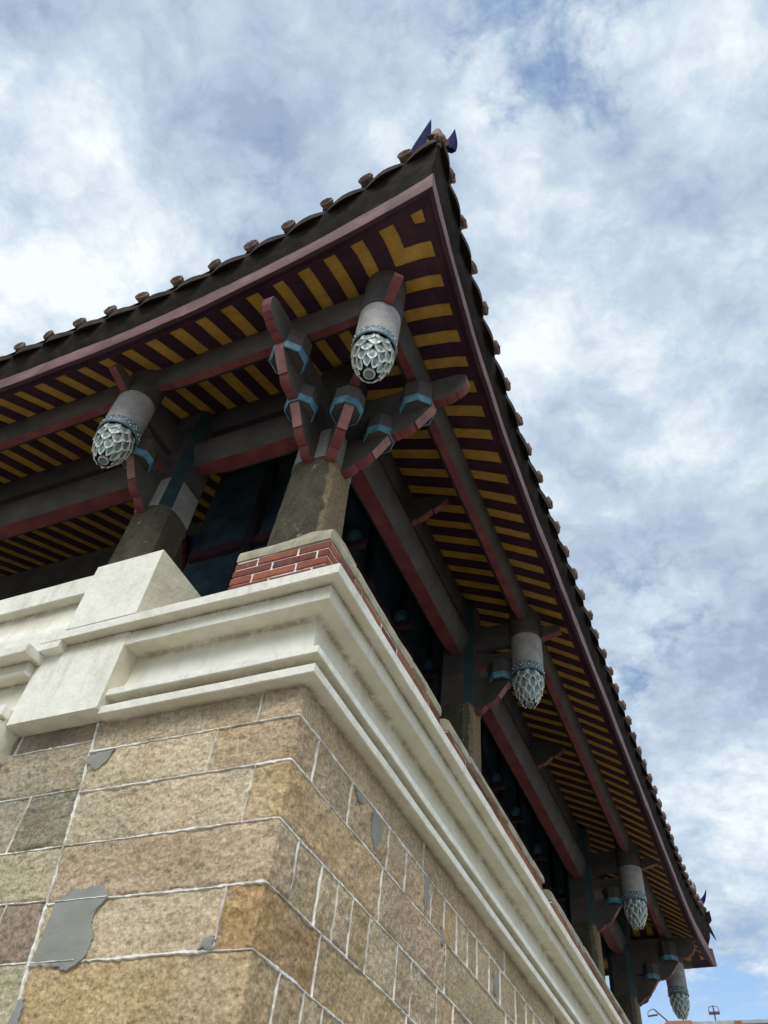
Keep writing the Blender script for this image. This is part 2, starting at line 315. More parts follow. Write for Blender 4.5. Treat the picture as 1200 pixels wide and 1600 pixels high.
# ================================================================== FORT WALL
fort = thing('fort_wall', 'tan granite block wall with white stepped mouldings, topped by the eaved pavilion', 'wall', (-5.25, 6.8, 0))
RC = .013
def path(s, o=0.0):
    """s<0 along the left face, s>0 along the right face, rounded corner; returns point and outward normal"""
    q = RC*math.pi/4
    if s < -q:
        return Vector((s+q-RC, -o, 0)), Vector((0, -1, 0))
    if s > q:
        return Vector((o, s-q+RC, 0)), Vector((1, 0, 0))
    a = -math.pi/2 + (s+q)/(2*q)*(math.pi/2); n = Vector((math.cos(a), math.sin(a), 0))
    return Vector((-RC, RC, 0)) + n*(RC+o), n
def seam(z): return -1.22 + (3.84-z)*.155
def stone(mb, s0, s1, z0, z1, tintc, near=True):
    """s0/s1 may be functions of z; rough-faced block"""
    f0 = s0 if callable(s0) else (lambda z: s0); f1 = s1 if callable(s1) else (lambda z: s1)
    mid = (f0(z0)+f1(z1))/2; dist = abs(mid)
    st = .013 if dist < 1.9 else (.05 if dist < 6 else .12)
    if z1 < 2.3: st = .12
    nu = max(2, min(110, int(abs(f1(z0)-f0(z0))/st))); nv = max(2, int((z1-z0)/st)); rows = []
    depth = random.uniform(-.003, .004)
    for j in range(nv+1):
        z = z0+(z1-z0)*j/nv; r = []
        for i in range(nu+1):
            s = f0(z)+(f1(z)-f0(z))*i/nu; p, n = path(s)
            e = min(i/nu*(f1(z)-f0(z)), (1-i/nu)*(f1(z)-f0(z)), z-z0, z1-z)
            edge = -.007*max(0, 1-e/.022)**2
            q = Vector((p.x, p.y, z))
            h = .008*n3(q, 9) + .008*n3(q, 26, 3) + .004*n3(q, 55, 8) + edge + depth*min(1, e/.01)
            if e < 1e-6: h = -.008
            r.append(q + n*h)
        rows.append(r)
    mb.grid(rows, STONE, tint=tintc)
sm_ = MB()
TAN, OCH, ORG, PIN, GRN, GRY, DRK = (.49,.40,.27), (.47,.36,.205), (.41,.265,.125), (.56,.465,.34), (.44,.42,.30), (.37,.355,.275), (.15,.145,.13)
def jit(c, k=.12): 
    f = 1+random.uniform(-k, k); return tuple(max(.02, v*f*(1+random.uniform(-.03, .03))) for v in c)
rows_ = {  # z0,z1 : joints along the path
 (3.68, 3.87): [seam, -.225, 1.55, 3.1, 4.4, 6.0, 7.3, 8.9, 10.2, 11.8, LEN],
 (3.45, 3.68): [seam, -.44, .20, .58, 1.06, 1.315, 1.70, 1.91, 2.14, 2.34, 2.52, 2.76, 3.0, 3.35, 3.6, 3.8, 4.3, 4.55, 4.9, 5.4, 5.7, 6.2, 6.5, 7.1, 7.4, 8.1, 8.5, 9.2, 9.6, 10.4, 10.9, 11.6, 12.3, 13, LEN],
 (3.18, 3.45): [seam, -.176, 1.02, 1.955, 3.1, 4.2, 5.4, 6.5, 7.6, 8.8, 9.9, 11, 12.2, LEN],
 (2.92, 3.18): [seam, .18, .41, .575, .735, .93, 1.28, 1.48, 1.845, 2.1, 2.5, 2.7, 3.1, 3.4, 3.9, 4.2, 4.8, 5.1, 5.7, 6.2, 6.8, 7.3, 8.1, 8.9, 9.6, 10.4, 11.2, 12.1, 13, LEN],
 (2.68, 2.92): [seam, -.17, .485, 1.45, 2.4, 3.6, 4.7, 5.9, 7.1, 8.3, 9.5, 10.7, 12, LEN],
 (2.42, 2.68): [seam, .207, .418, .59, .95, 1.2, 1.6, 1.9, 2.4, 2.8, 3.4, 3.9, 4.5, 5.2, 6, 6.9, 7.8, 8.8, 9.9, 11, 12.2, LEN],
}
zs = [2.42, 2.17, 1.9, 1.62, 1.33, 1.02, .70, .36, 0]
for a, b in zip(zs[1:], zs[:-1]):
    js = [seam]; x = -.9
    while x < LEN-1:
        x += random.uniform(.35, 1.3); js.append(x)
    js[-1] = LEN; rows_[(a, b)] = js
JOINTS = []
ti = {(3.18,0):PIN,(2.92,0):TAN,(3.45,0):PIN,(2.68,0):PIN,(2.68,1):ORG,(3.18,1):OCH,(2.42,0):OCH,(3.68,0):(.40,.355,.27)}
for (z0, z1), js in rows_.items():
    for k in range(len(js)-1):
        col = ti.get((z0, k)) or random.choice([TAN, TAN, TAN, OCH, (.43,.345,.215), (.40,.33,.215)])
        stone(sm_, js[k], js[k+1], z0, z1, jit(col))
        if k: JOINTS.append(('v', js[k], z0, z1, (.8 if js[k] is not seam and js[k] < 1 else .6) if random.random() > .3 else .3))
    if z0 > 0: JOINTS.append(('h', js[0], js[-1], z0, 1.0))
JOINTS.append(('v', seam, 0, 3.87, 1.5))
# left of the seam: another stretch, grey-green stones
lr = {(3.745, 3.87): ([-WID, -6.2, -4.1, -2.6, -1.735], [DRK]), (3.47, 3.745): ([-WID, -6.8, -5, -3.6, -2.2], [GRN, GRY]), (3.18, 3.47): ([-WID, -7, -5.9, -4.4, -3.2, -2.0, -1.46], [GRY, (.2,.21,.16)]),
      (2.935, 3.18): ([-WID, -6, -4.4, -2.9, -1.62], [GRN]), (2.69, 2.935): ([-WID, -7.2, -5.6, -4, -2.7, -1.72, -1.31], [GRY, (.30,.245,.19)]), (2.42, 2.69): ([-WID, -6.4, -4.6, -3, -1.75], [(.2,.2,.15), GRN])}
for a, b in zip(zs[1:], zs[:-1]): lr[(a, b)] = ([-WID, -6.9, -5.2+random.random(), -3.4+random.random(), -2+random.random()*.3], [GRN, TAN])
for (z0, z1), (js, cols) in lr.items():
    js = js+[seam]
    for k in range(len(js)-1):
        col = cols[-1] if k == len(js)-2 else random.choice(cols)
        stone(sm_, js[k], js[k+1], z0, z1, jit(col))
        if k: JOINTS.append(('v', js[k], z0, z1, .7))
    if z0 > 0: JOINTS.append(('h', -WID, seam(z0), z0, .7))
# the two hidden faces
for (a, b, c, d) in ((-WID, 0, -WID, LEN), (-WID, LEN, 0, LEN)):
    for k in range(15):
        z0 = 3.87*k/15; z1 = 3.87*(k+1)/15; x = 0.0; Lh = math.hypot(c-a, d-b)
        while x < Lh-.01:
            x1 = min(Lh, x+random.uniform(.4, 1.2)); 
            if Lh-x1 < .3: x1 = Lh
            p0 = Vector((a, b, 0)).lerp(Vector((c, d, 0)), x/Lh); p1 = Vector((a, b, 0)).lerp(Vector((c, d, 0)), x1/Lh)
            sm_.add([(p0.x, p0.y, z0+.004), (p1.x, p1.y, z0+.004), (p1.x, p1.y, z1), (p0.x, p0.y, z1)], [(0, 1, 2, 3)], STONE, tint=jit(TAN)); x = x1
sm_.build('stonework', fort, smooth=True, angle=60)
mb = MB()
def ribbon(mb, pts, wids, m, h=.0034):
    """raised irregular mortar line; pts = (s,z)"""
    rows = []
    for i, (s, z) in enumerate(pts):
        a = pts[max(i-1, 0)]; b = pts[min(i+1, len(pts)-1)]; dx, dz = b[0]-a[0], b[1]-a[1]; l = math.hypot(dx, dz) or 1; px, pz = -dz/l, dx/l
        w1, w2 = wids[i]; r = []
        for k, hh in ((-w1, -.009), (-w1*.6, h), (w2*.6, h), (w2, -.009)):
            p, n = path(s+px*k); r.append(Vector((p.x, p.y, z+pz*k)) + n*(hh + (.0015*n3((s, z, k), 40) if hh > 0 else 0)))
        rows.append(r)
    mb.grid(rows, m)
for j in JOINTS:
    kind = j[0]; wgt = j[4]
    def wd(s, z): 
        v = wgt*(.0020 + .0062*max(0, n3((s, z, 0), 6, 5)+.22) + .0075*max(0, n3((s, z, 1), 38, 2)) + .012*max(0, n3((s, z, 4), 4, 9)-.42))
        return (v*(1+.9*n3((s, z, 6), 45, 3)), v*(1+.9*n3((s, z, 3), 45, 7)))
    if kind == 'h':
        a = j[1](j[3]) if callable(j[1]) else j[1]; b = j[2]; z = j[3]
        if z < 2.3: st = .4
        else: st = None
        pts = []; s = a
        while s < b:
            pts.append((s, z + .006*n3((s, z, 0), 3.1, 1) + .003*n3((s, z, 0), 14, 4))); s += st or (.008 if abs(s) < 2 else .04)
        pts.append((b, z))
    else:
        pts = []; z0, z1 = j[2], j[3]; n = max(3, int((z1-z0)/.010)) if z1 > 2.3 else 3
        for i in range(n+1):
            z = z0+(z1-z0)*i/n; s = j[1](z) if callable(j[1]) else j[1] + .0
            pts.append((s + .006*n3((s, z, 9), 5, 1) + .004*n3((s, z, 9), 18, 2) + (0 if callable(j[1]) else (z-z0)*.03*math.sin(j[1]*37)), z))
    ribbon(mb, pts, [wd(*p) for p in pts], MORTAR)
mb.build('mortar_joints', fort, smooth=True)
mb = MB()
def patch(poly, n=40):
    """irregular cement repair, outline in (s,z)"""
    pts = []; m_ = len(poly); cs0 = sum(p[0] for p in poly)/m_; cz0 = sum(p[1] for p in poly)/m_; poly = [(cs0+(a-cs0)*.93, cz0+(b-cz0)*.93) for a, b in poly]
    for i in range(m_):
        a, b = poly[i], poly[(i+1) % m_]
        for k in range(14):
            t = k/14; s, z = a[0]+(b[0]-a[0])*t, a[1]+(b[1]-a[1])*t
            pts.append((s+.012*n3((s, z, 2), 22)+.008*n3((s, z, 2), 61), z+.012*n3((s, z, 8), 22)+.008*n3((s, z, 8), 61)))
    cs = sum(p[0] for p in pts)/len(pts); cz = sum(p[1] for p in pts)/len(pts)
    rows = []
    for f, hh in ((1.0, -.008), (.985, .0095), (.6, .0120), (.2, .0120)):
        r = []
        for s, z in pts:
            ss, z2 = cs+(s-cs)*f, cz+(z-cz)*f; p, nn = path(ss); r.append(Vector((p.x, p.y, z2))+nn*(hh+.0012*n3((ss, z2, 0), 12)))
        rows.append(r)
    mb.grid(rows, PATCH, True)
    b0 = len(mb.v)-len(pts); mb.f.append(tuple(range(b0, len(mb.v)))); mb.m.append(mb.mi(PATCH))
patch([(-1.03, 2.925), (-.965, 2.975), (-.86, 2.985), (-.79, 2.99), (-.735, 2.93), (-.79, 2.865), (-.765, 2.80), (-.735, 2.755), (-.745, 2.685), (-.79, 2.64), (-.86, 2.635), (-.95, 2.672), (-1.035, 2.685)])
patch([(-1.20, 3.645), (-1.10, 3.67), (-1.02, 3.672), (-1.05, 3.60), (-1.10, 3.555), (-1.17, 3.60)])
patch([(-.235, 2.684), (-.165, 2.68), (-.168, 2.74), (-.21, 2.725)])
patch([(-1.02, 2.55), (-.985, 2.56), (-.97, 2.50), (-.98, 2.42), (-1.02, 2.40)])
patch([(.83, 3.655), (.93, 3.672), (.975, 3.57), (.89, 3.475), (.84, 3.53)])
patch([(.60, 3.665), (.68, 3.672), (.74, 3.635), (.66, 3.61)])
patch([(1.57, 3.672), (1.65, 3.672), (1.64, 3.55), (1.60, 3.455), (1.57, 3.55)])
patch([(2.82, 3.60), (2.93, 3.63), (2.95, 3.55), (2.87, 3.465), (2.83, 3.52)])
patch([(1.86, 3.50), (1.90, 3.47), (1.90, 3.40), (1.86, 3.41)])
mb.build('cement_patch', fort, smooth=True, angle=30)
mb = MB()
for (a, b, z) in ((-1.02, -.75, 2.922), (-1.03, -.80, 2.681), (-1.19, -1.03, 3.668)):
    pts = [(a+(b-a)*i/24, z+.002*n3((i*.3, z, 0), 1)) for i in range(25)]; ribbon(mb, pts, [(.0022+.0015*n3((p[0], z, 0), 30), .0022) for p in pts], MORTAR, .0135)
mb.build('patch_joint_lines', fort)
# inner core and terrace floor
mb = MB(); mb.box((-WID+.1, .1, .05), (-.12, LEN-.1, 4.30), FLOOR); mb.build('terrace_floor', fort)
# ---- mouldings: profile swept round the corner with slight hand-made waviness
def sweep(mb, prof, pathpts, m, grime, dz=None, wob=.004, caps=True):
    """prof: list of (o,z,grime); pathpts: list of (x,y, nx,ny) base points; closed profile loop"""
    rows = []; gl = []
    for (x, y, nx, ny) in pathpts:
        r = []
        for k, (o, z, gg) in enumerate(prof):
            zz = z + wob*n3((x*1.0, y*1.0, z*3), .9, 1) + wob*.6*n3((x, y, z*5), 6, k*.01) ; oo = o + wob*.6*n3((x, y, z*5), 2.3, 8) + wob*.35*n3((x, y, z*3), 11, 3)
            r.append((x+nx*oo, y+ny*oo, zz)); gl.append(gg)
        rows.append(r)
    b0 = mb.grid(rows, m, True, grime=gl)
    if caps:
        n = len(prof); i = mb.mi(m); mb.f.append(tuple(b0+k for k in range(n))); mb.m.append(i)
        e = b0+(len(rows)-1)*n; mb.f.append(tuple(e+k for k in range(n))[::-1]); mb.m.append(i)
def lpath(xl, yr, step=.12, back=False):
    """left end x, round the near corner, to y on the right"""
    pts = []; n = max(2, int(-xl/step)) if xl < 0 else 1
    for i in range(n): pts.append((xl*(1-i/n), 0, 0, -1))
    pts.append((0, 0, 1, -1)); n = int(yr/step)
    for i in range(1, n): pts.append((0, yr*i/n, 1, 0))
    if back:
        pts.append((0, yr, 1, 1)); n = int(WID/.5)
        for i in range(1, n): pts.append((-WID*i/n, yr, 0, 1))
        pts.append((-WID, yr, -1, 1)); n = int(yr/.5)
        for i in range(1, n): pts.append((-WID, yr*(1-i/n), -1, 0))
        pts.append((-WID, 0, -1, -1))
    else: pts.append((0, yr, 1, 0))
    return pts
def dens_prof(pr, st=.03):
    return pr
mb = MB()
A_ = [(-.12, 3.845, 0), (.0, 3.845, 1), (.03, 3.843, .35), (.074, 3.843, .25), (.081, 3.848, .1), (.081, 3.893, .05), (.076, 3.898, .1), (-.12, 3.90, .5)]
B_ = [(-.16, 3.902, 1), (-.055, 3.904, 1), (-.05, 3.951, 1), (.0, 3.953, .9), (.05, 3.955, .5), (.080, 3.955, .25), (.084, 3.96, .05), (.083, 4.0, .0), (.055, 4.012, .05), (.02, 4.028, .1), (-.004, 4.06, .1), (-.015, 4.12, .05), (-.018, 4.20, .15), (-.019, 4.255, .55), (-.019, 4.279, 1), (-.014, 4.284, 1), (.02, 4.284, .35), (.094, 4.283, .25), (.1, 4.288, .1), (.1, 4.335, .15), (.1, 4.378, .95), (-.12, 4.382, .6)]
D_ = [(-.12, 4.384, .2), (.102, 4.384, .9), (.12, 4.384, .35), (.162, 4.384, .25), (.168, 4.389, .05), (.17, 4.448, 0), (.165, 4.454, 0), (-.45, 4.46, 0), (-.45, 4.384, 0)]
lp = lpath(-1.17, LEN, .10, True)
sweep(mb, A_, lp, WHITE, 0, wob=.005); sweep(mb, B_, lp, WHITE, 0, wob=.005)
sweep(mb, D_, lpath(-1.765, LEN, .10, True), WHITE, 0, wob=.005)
mb.build('moulding', fort, smooth=True, angle=35)
# pilaster closing the bay
def slab(mb, x0, x1, y0, y1, z0, z1, m, top=0.0, n=10, g0=.0, wob=.003):
    nx = max(2, int((x1-x0)/.08)); nz = max(2, int((z1-z0)/.08)); rows = []; gl = []
    for j in range(nz+1):
        z = z0+(z1-z0)*j/nz; r = []
        for i in range(nx+1):
            x = x0+(x1-x0)*i/nx; r.append((x+ .0*j, y0 + wob*n3((x, 0, z), 3), z)); gl.append(g0 if j in (0,) else (top if j >= nz-0 else 0))
        rows.append(r)
    mb.grid(rows, m, grime=gl)
    b = mb.box
    ring = [rows[0][0], rows[0][-1], rows[-1][-1], rows[-1][0]]
    bk = [(x0, y1, z0), (x1, y1, z0), (x1, y1, z1), (x0, y1, z1)]
    # bottom, top, sides follow the wavy front edges
    for seq, a, c in ((rows[0], bk[0], bk[1]), (rows[-1], bk[3], bk[2])):
        n_ = len(seq)-1; back = [tuple(a[k]+(c[k]-a[k])*i/n_ for k in range(3)) for i in range(n_+1)]; mb.grid([seq, back], m, grime=.12)
    for col, a, c in (([r[0] for r in rows], bk[0], bk[3]), ([r[-1] for r in rows], bk[1], bk[2])):
        n_ = len(col)-1; back = [tuple(a[k]+(c[k]-a[k])*i/n_ for k in range(3)) for i in range(n_+1)]; mb.grid([col, back], m, grime=.25)
mb = MB()
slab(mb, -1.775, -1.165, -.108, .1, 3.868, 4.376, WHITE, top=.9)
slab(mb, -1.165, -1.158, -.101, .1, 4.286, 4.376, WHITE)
mb.build('pilaster', fort, smooth=True, angle=35)
# plastered parapet to the left, with the pier beside the opening
mb = MB()
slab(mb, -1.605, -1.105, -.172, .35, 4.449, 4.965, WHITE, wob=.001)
mb.build('parapet_pier', fort, smooth=True, angle=35)
mb = MB()
lx = [(-1.612-(WID-1.612)*i/60, 0, 0, -1) for i in range(61)]
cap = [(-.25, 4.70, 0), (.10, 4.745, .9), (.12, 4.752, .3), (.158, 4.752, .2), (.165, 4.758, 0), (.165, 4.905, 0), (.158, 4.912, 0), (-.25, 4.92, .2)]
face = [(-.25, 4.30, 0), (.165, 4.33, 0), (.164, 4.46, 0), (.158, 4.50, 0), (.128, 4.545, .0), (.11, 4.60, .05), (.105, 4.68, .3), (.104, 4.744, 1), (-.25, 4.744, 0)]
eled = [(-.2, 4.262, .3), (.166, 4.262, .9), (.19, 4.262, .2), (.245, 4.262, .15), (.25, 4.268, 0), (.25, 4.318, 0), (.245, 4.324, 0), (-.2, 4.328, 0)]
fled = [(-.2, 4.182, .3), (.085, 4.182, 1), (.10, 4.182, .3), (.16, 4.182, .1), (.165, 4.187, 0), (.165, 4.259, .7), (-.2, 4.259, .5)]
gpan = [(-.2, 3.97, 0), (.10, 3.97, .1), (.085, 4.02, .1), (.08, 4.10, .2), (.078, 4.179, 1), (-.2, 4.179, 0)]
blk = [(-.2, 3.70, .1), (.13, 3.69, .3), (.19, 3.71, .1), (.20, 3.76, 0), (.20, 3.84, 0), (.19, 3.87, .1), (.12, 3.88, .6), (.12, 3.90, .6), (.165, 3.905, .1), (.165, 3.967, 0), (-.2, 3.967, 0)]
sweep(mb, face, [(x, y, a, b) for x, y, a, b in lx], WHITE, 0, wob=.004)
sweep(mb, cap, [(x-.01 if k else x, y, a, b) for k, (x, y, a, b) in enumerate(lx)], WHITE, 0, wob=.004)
ly = [(-1.745-(WID-1.745)*i/60, 0, 0, -1) for i in range(61)]
lz = [(-1.779-(WID-1.779)*i/60, 0, 0, -1) for i in range(61)]
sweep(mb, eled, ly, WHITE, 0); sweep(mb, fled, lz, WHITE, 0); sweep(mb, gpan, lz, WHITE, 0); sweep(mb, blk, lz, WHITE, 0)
mb.build('parapet', fort, smooth=True, angle=35)
# ================================================================== BRICK PARAPETS
def brick_wall(name, label, segs, z0, ztop, cap_h, cap_over, steps=()):
    """segs: list of (axis, fixed, a, b, thick); axis 'x' runs along x with outer face at y=fixed, 'y' along y with outer face x=fixed"""
    xs = [];
    root = thing(name, label, 'parapet', (segs[0][5][0], segs[0][5][1], z0), 'brick parapets between the white ledge and the pavilion columns')
    mb = MB(); ch = .0685
    for axis, fx, a, b, th, _ in segs:
        nz = int((ztop-z0)/ch + .5); lo, hi = min(a, b), max(a, b)
        def P(u, d, z): return (u, fx+d, z) if axis == 'x' else (fx-d, u, z)
        def bx(u0, u1, d0, d1, za, zb, m, **k):
            p, q = P(u0, d0, za), P(u1, d1, zb); mb.box(tuple(min(p[i], q[i]) for i in range(3)), tuple(max(p[i], q[i]) for i in range(3)), m, **k)
        bx(lo+.006, hi-.006, .007, th-.007, z0, ztop, MORTAR)
        for r in range(nz):
            z = z0+(ztop-z0)*r/nz; h = (ztop-z0)/nz-.014
            for side in (0, 1):
                u = lo - (.135 if r % 2 else 0) + random.uniform(-.01, .01)
                while u < hi:
                    l = random.uniform(.235, .29); u0, u1 = max(u, lo), min(u+l, hi)
                    if hi-(u1+.01) < .06: u1 = hi
                    if u1-u0 > .03:
                        col = random.choice([(.25, .082, .050), (.29, .10, .058), (.19, .062, .045), (.33, .125, .07), (.16, .052, .042)])
                        dd = random.uniform(-.003, .004)
                        if side == 0: bx(u0, u1, dd, .10, z, z+h, BRICK, tint=jit(col))
                        else: bx(u0, u1, th-.10, th-dd, z, z+h, BRICK, tint=jit(col))
                    u = u1+.015
                    if u1 >= hi: break
            for e0, e1 in ((lo-.001, lo+.05), (hi-.05, hi+.001)):
                d = .105 if r % 2 else .02
                while d < th-.06:
                    d1 = min(d+.13, th-.02); bx(e0, e1, d, d1, z, z+h, BRICK, tint=jit((.28, .085, .05))); d = d1+.011
    mb.build('brickwork', root, bevel=.004)
    mb = MB()
    for axis, fx, a, b, th, _ in segs:
        lo, hi = min(a, b), max(a, b); n = max(4, int((hi-lo)/.07)); cuts = [lo]+[s for s in steps if lo < s < hi and axis == 'y']+[hi]
        for ci in range(len(cuts)-1):
            ov = cap_over+(.0, .018, .004, .02)[ci % 4]; dz = (0, -.03, 0, -.02)[ci % 4]; ca, cb_ = cuts[ci], cuts[ci+1]; n = max(4, int((cb_-ca)/.06)); rows = []
            for i in range(n+1):
                u = ca+(cb_-ca)*i/n; r = []
                for d, z in ((-ov, ztop+.002), (-ov-.003, ztop+cap_h*.45), (-ov+.004, ztop+cap_h*.8), (-ov+.03, ztop+cap_h), (th*.5, ztop+cap_h+.02), (th, ztop+cap_h), (th+.01, ztop+.002)):
                    z += dz if z > ztop+.01 else 0
                    k = .008*n3((u, d, z), 7, ci) + .010*n3((u, d, z), 2.1, 3)
                    p = (u, fx+d+k, z+k*.8) if axis == 'x' else (fx-d-k, u, z+k*.8)
                    r.append(p)
                rows.append(r)
            b0 = mb.grid(rows, COPING, True); i = mb.mi(COPING); mb.f.append(tuple(b0+k for k in range(7))); mb.m.append(i); e = b0+n*7; mb.f.append(tuple(e+k for k in range(7))[::-1]); mb.m.append(i)
    mb.build('coping', root, smooth=True, angle=45)
    return root
zb, zt = 4.452, 4.985
brick_wall('brick_parapet', 'red brick parapet turning the near corner under the first stone column', [('x', .085, -.74, -.09, .34, (-.1, .1)), ('y', -.085, .43, 1.93, .34, (0, 0)), ('y', -.088, .10, .425, .30, (0, 0))], zb, zt, .105, .003, (1.35, 1.62))
brick_wall('brick_parapet', 'long red brick parapet at the foot of the second column, with a stepped broken coping', [('y', -.085, 2.10, 4.62, .34, (-.1, 2.1))], zb, zt, .105, .003, (2.55, 3.5, 4.3))
brick_wall('brick_parapet', 'red brick parapet receding past the third column, behind the wide gap', [('y', -.085, 4.98, 9.3, .34, (-.1, 5))], zb, zt, .105, .003, (6.2, 8.0))
brick_wall('brick_parapet', 'farthest short red brick parapet, beside the last corner column', [('y', -.085, 9.6, 13.4, .34, (-.1, 9.6))], zb, zt, .105, .003, (11.2,))
# ================================================================== PAVILION
pav = thing('pavilion', 'timber-style pavilion on the wall, deep eaves striped maroon and ochre, lotus-bud hanging posts', 'pavilion', (-5.25, 6.8, 4.3))
PY = [0.0, 4.22, 9.82, LEN]; PX = [0.0, -2.46, -8.08, -WID]
CI = .8
colY = [CI, 4.25, 9.86, LEN-CI]; colX = [-CI, -2.43, -8.07, -WID+CI]
# ---- columns
def ngon(h, c):
    return [(h, -h+c), (h, h-c), (h-c, h), (-h+c, h), (-h, h-c), (-h, -h+c), (-h+c, -h), (h-c, -h)]
def column(x, y, near=False, shared=None):
    mb = MB(); rows = []
    for k in range(22):
        z = 4.30+(6.78-4.30)*k/21; h = (.262 if near else .232)-(.052 if near else .025)*k/21; rows.append([(a+.004*n3((a, b, z+x), 9), b+.004*n3((a, b, z+y), 9, 5), z-4.30) for a, b in ngon(h, .085)])
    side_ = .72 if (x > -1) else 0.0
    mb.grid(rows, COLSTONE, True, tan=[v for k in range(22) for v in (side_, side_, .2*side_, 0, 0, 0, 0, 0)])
    c = mb.build('column', pav, (x, y, 4.30), smooth=True, angle=28)
    mb = MB(); hp = .215
    base = ngon(hp, .085); pts = []
    for i in range(8):
        a, b = base[i], base[(i+1) % 8]
        for k in range(6):
            t = k/6; arch = .022*math.sin(math.pi*t)**.7
            pts.append((a[0]+(b[0]-a[0])*t, a[1]+(b[1]-a[1])*t, arch if not near else arch*.8+.02*n3((a[0]+x, b[1], t), 5), i))
    lo = [(p[0], p[1], 6.70-4.30+p[2]) for p in pts]; hi = [(p[0]*.98, p[1]*.98, 7.10-4.30) for p in pts]; inn = [(p[0]*.93, p[1]*.93, 6.705-4.30+p[2]) for p in pts]
    b0 = len(mb.v); mb.v += lo+hi+inn; n = len(pts)
    for i in range(n):
        j = (i+1) % n; cham = pts[i][3] in (1, 3, 5, 7)
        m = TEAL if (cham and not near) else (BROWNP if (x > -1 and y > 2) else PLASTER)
        mb.f.append((b0+i, b0+j, b0+n+j, b0+n+i)); mb.m.append(mb.mi(m)); mb.f.append((b0+i, b0+2*n+i, b0+2*n+j, b0+j)); mb.m.append(mb.mi(PLASTER))
    b0 = len(mb.v); mb.v += [(p[0]*.97, p[1]*.97, 7.095-4.30) for p in pts]+[(p[0]*.97, p[1]*.97, 8.2-4.30) for p in pts]
    for i in range(n):
        j = (i+1) % n; mb.f.append((b0+i, b0+j, b0+n+j, b0+n+i)); mb.m.append(mb.mi(TEAL if (pts[i][3] in (1, 3, 5, 7) and not near) else BEAMDK))  # upper head coloured dark: deep shade under the eaves painted in
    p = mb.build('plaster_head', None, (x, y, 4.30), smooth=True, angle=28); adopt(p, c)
    return c
cols = []
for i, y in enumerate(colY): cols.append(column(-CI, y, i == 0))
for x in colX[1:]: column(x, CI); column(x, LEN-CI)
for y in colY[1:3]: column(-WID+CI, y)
# ---- beams with a bulging section: flat red underside, grey sides
def beam(name, p0, p1, z0, h, wb, wmax, side=BEAM, under=RED, round_ends=True, topw=None, nseg=14):
    p0, p1 = Vector(p0), Vector(p1); d = (p1-p0); L_ = d.length; d.normalize(); q = Vector((-d.y, d.x)); tw = topw or wb
    sect = [(-wb/2, 0), (wb/2, 0), (wb/2+(wmax-wb)*.30, h*.12), (wmax/2-.006, h*.30), (wmax/2, h*.55), (wmax/2-.012, h*.80), (tw/2+.02, h), (-tw/2-.02, h), (-wmax/2+.012, h*.80), (-wmax/2, h*.55), (-wmax/2+.006, h*.30), (-wb/2-(wmax-wb)*.30, h*.12)]
    mb = MB(); rows = []
    for i in range(nseg+1):
        s = L_*i/nseg; e = min(s, L_-s); k = min(1, .72+.28*(e/.30)) if round_ends else 1
        c = p0+d*s; wv = .006*n3((c.x, c.y, z0), .8)
        rows.append([(c.x+q.x*a*(k if zz < h*.5 else 1), c.y+q.y*a*(k if zz < h*.5 else 1), z0+zz+(1-k)*.16*(1-zz/h)+wv) for a, zz in sect])
    n = len(sect); b0 = len(mb.v); mb.v += [p for r in rows for p in r]
    for i in range(nseg):
        for j in range(n):
            a, b, c_, dd = b0+i*n+j, b0+i*n+(j+1) % n, b0+(i+1)*n+(j+1) % n, b0+(i+1)*n+j
            mb.f.append((a, b, c_, dd)); mb.m.append(mb.mi(under if j == 0 else side))
    mb.f.append(tuple(b0+k for k in range(n))); mb.m.append(mb.mi(side)); e = b0+nseg*n; mb.f.append(tuple(e+k for k in range(n))[::-1]); mb.m.append(mb.mi(side))
    return mb.build(name, pav, smooth=True, angle=32)
g_ = .13
for i in range(3):   # eave beams hung between the posts
    beam('eave_beam', (0, PY[i]+g_), (0, PY[i+1]-g_), 7.67, .36, .075, .205)
    beam('eave_beam', (PX[i]-g_, 0), (PX[i+1]+g_, 0), 7.67, .36, .075, .205)
beam('eave_beam', (-WID, g_), (-WID, LEN-g_), 7.67, .36, .075, .205); beam('eave_beam', (-g_, LEN), (-WID+g_, LEN), 7.67, .36, .075, .205)
for i in range(3):   # architraves between columns, and the purlin above them
    beam('architrave', (-CI+.03, colY[i]+.19), (-CI+.03, colY[i+1]-.19), 7.34, .40, .15, .30, nseg=16)
    beam('architrave', (colX[i]-.19, CI-.03), (colX[i+1]+.19, CI-.03), 7.34, .40, .15, .30, nseg=16)
beam('architrave', (-CI-.19, LEN-CI), (-WID+CI+.19, LEN-CI), 7.34, .40, .15, .30)
beam('purlin', (-CI, CI-.1), (-CI, LEN-CI), 7.98, .36, .12, .20, BEAMDK, MAROON, False); beam('purlin', (-CI+.1, CI), (-WID+CI, CI), 7.98, .36, .12, .20, BEAMDK, MAROON, False)
# cross ties from columns out to hanging posts
for y in PY[1:3]:
    beam('tie_beam', (-CI+.1, y), (-.15, y), 7.50, .32, .05, .12, BEAMDK, MAROON, False, nseg=4)
for x in PX[1:3]:
    beam('tie_beam', (x, CI-.1), (x, .15), 7.50, .32, .05, .12, BEAMDK, MAROON, False, nseg=4)
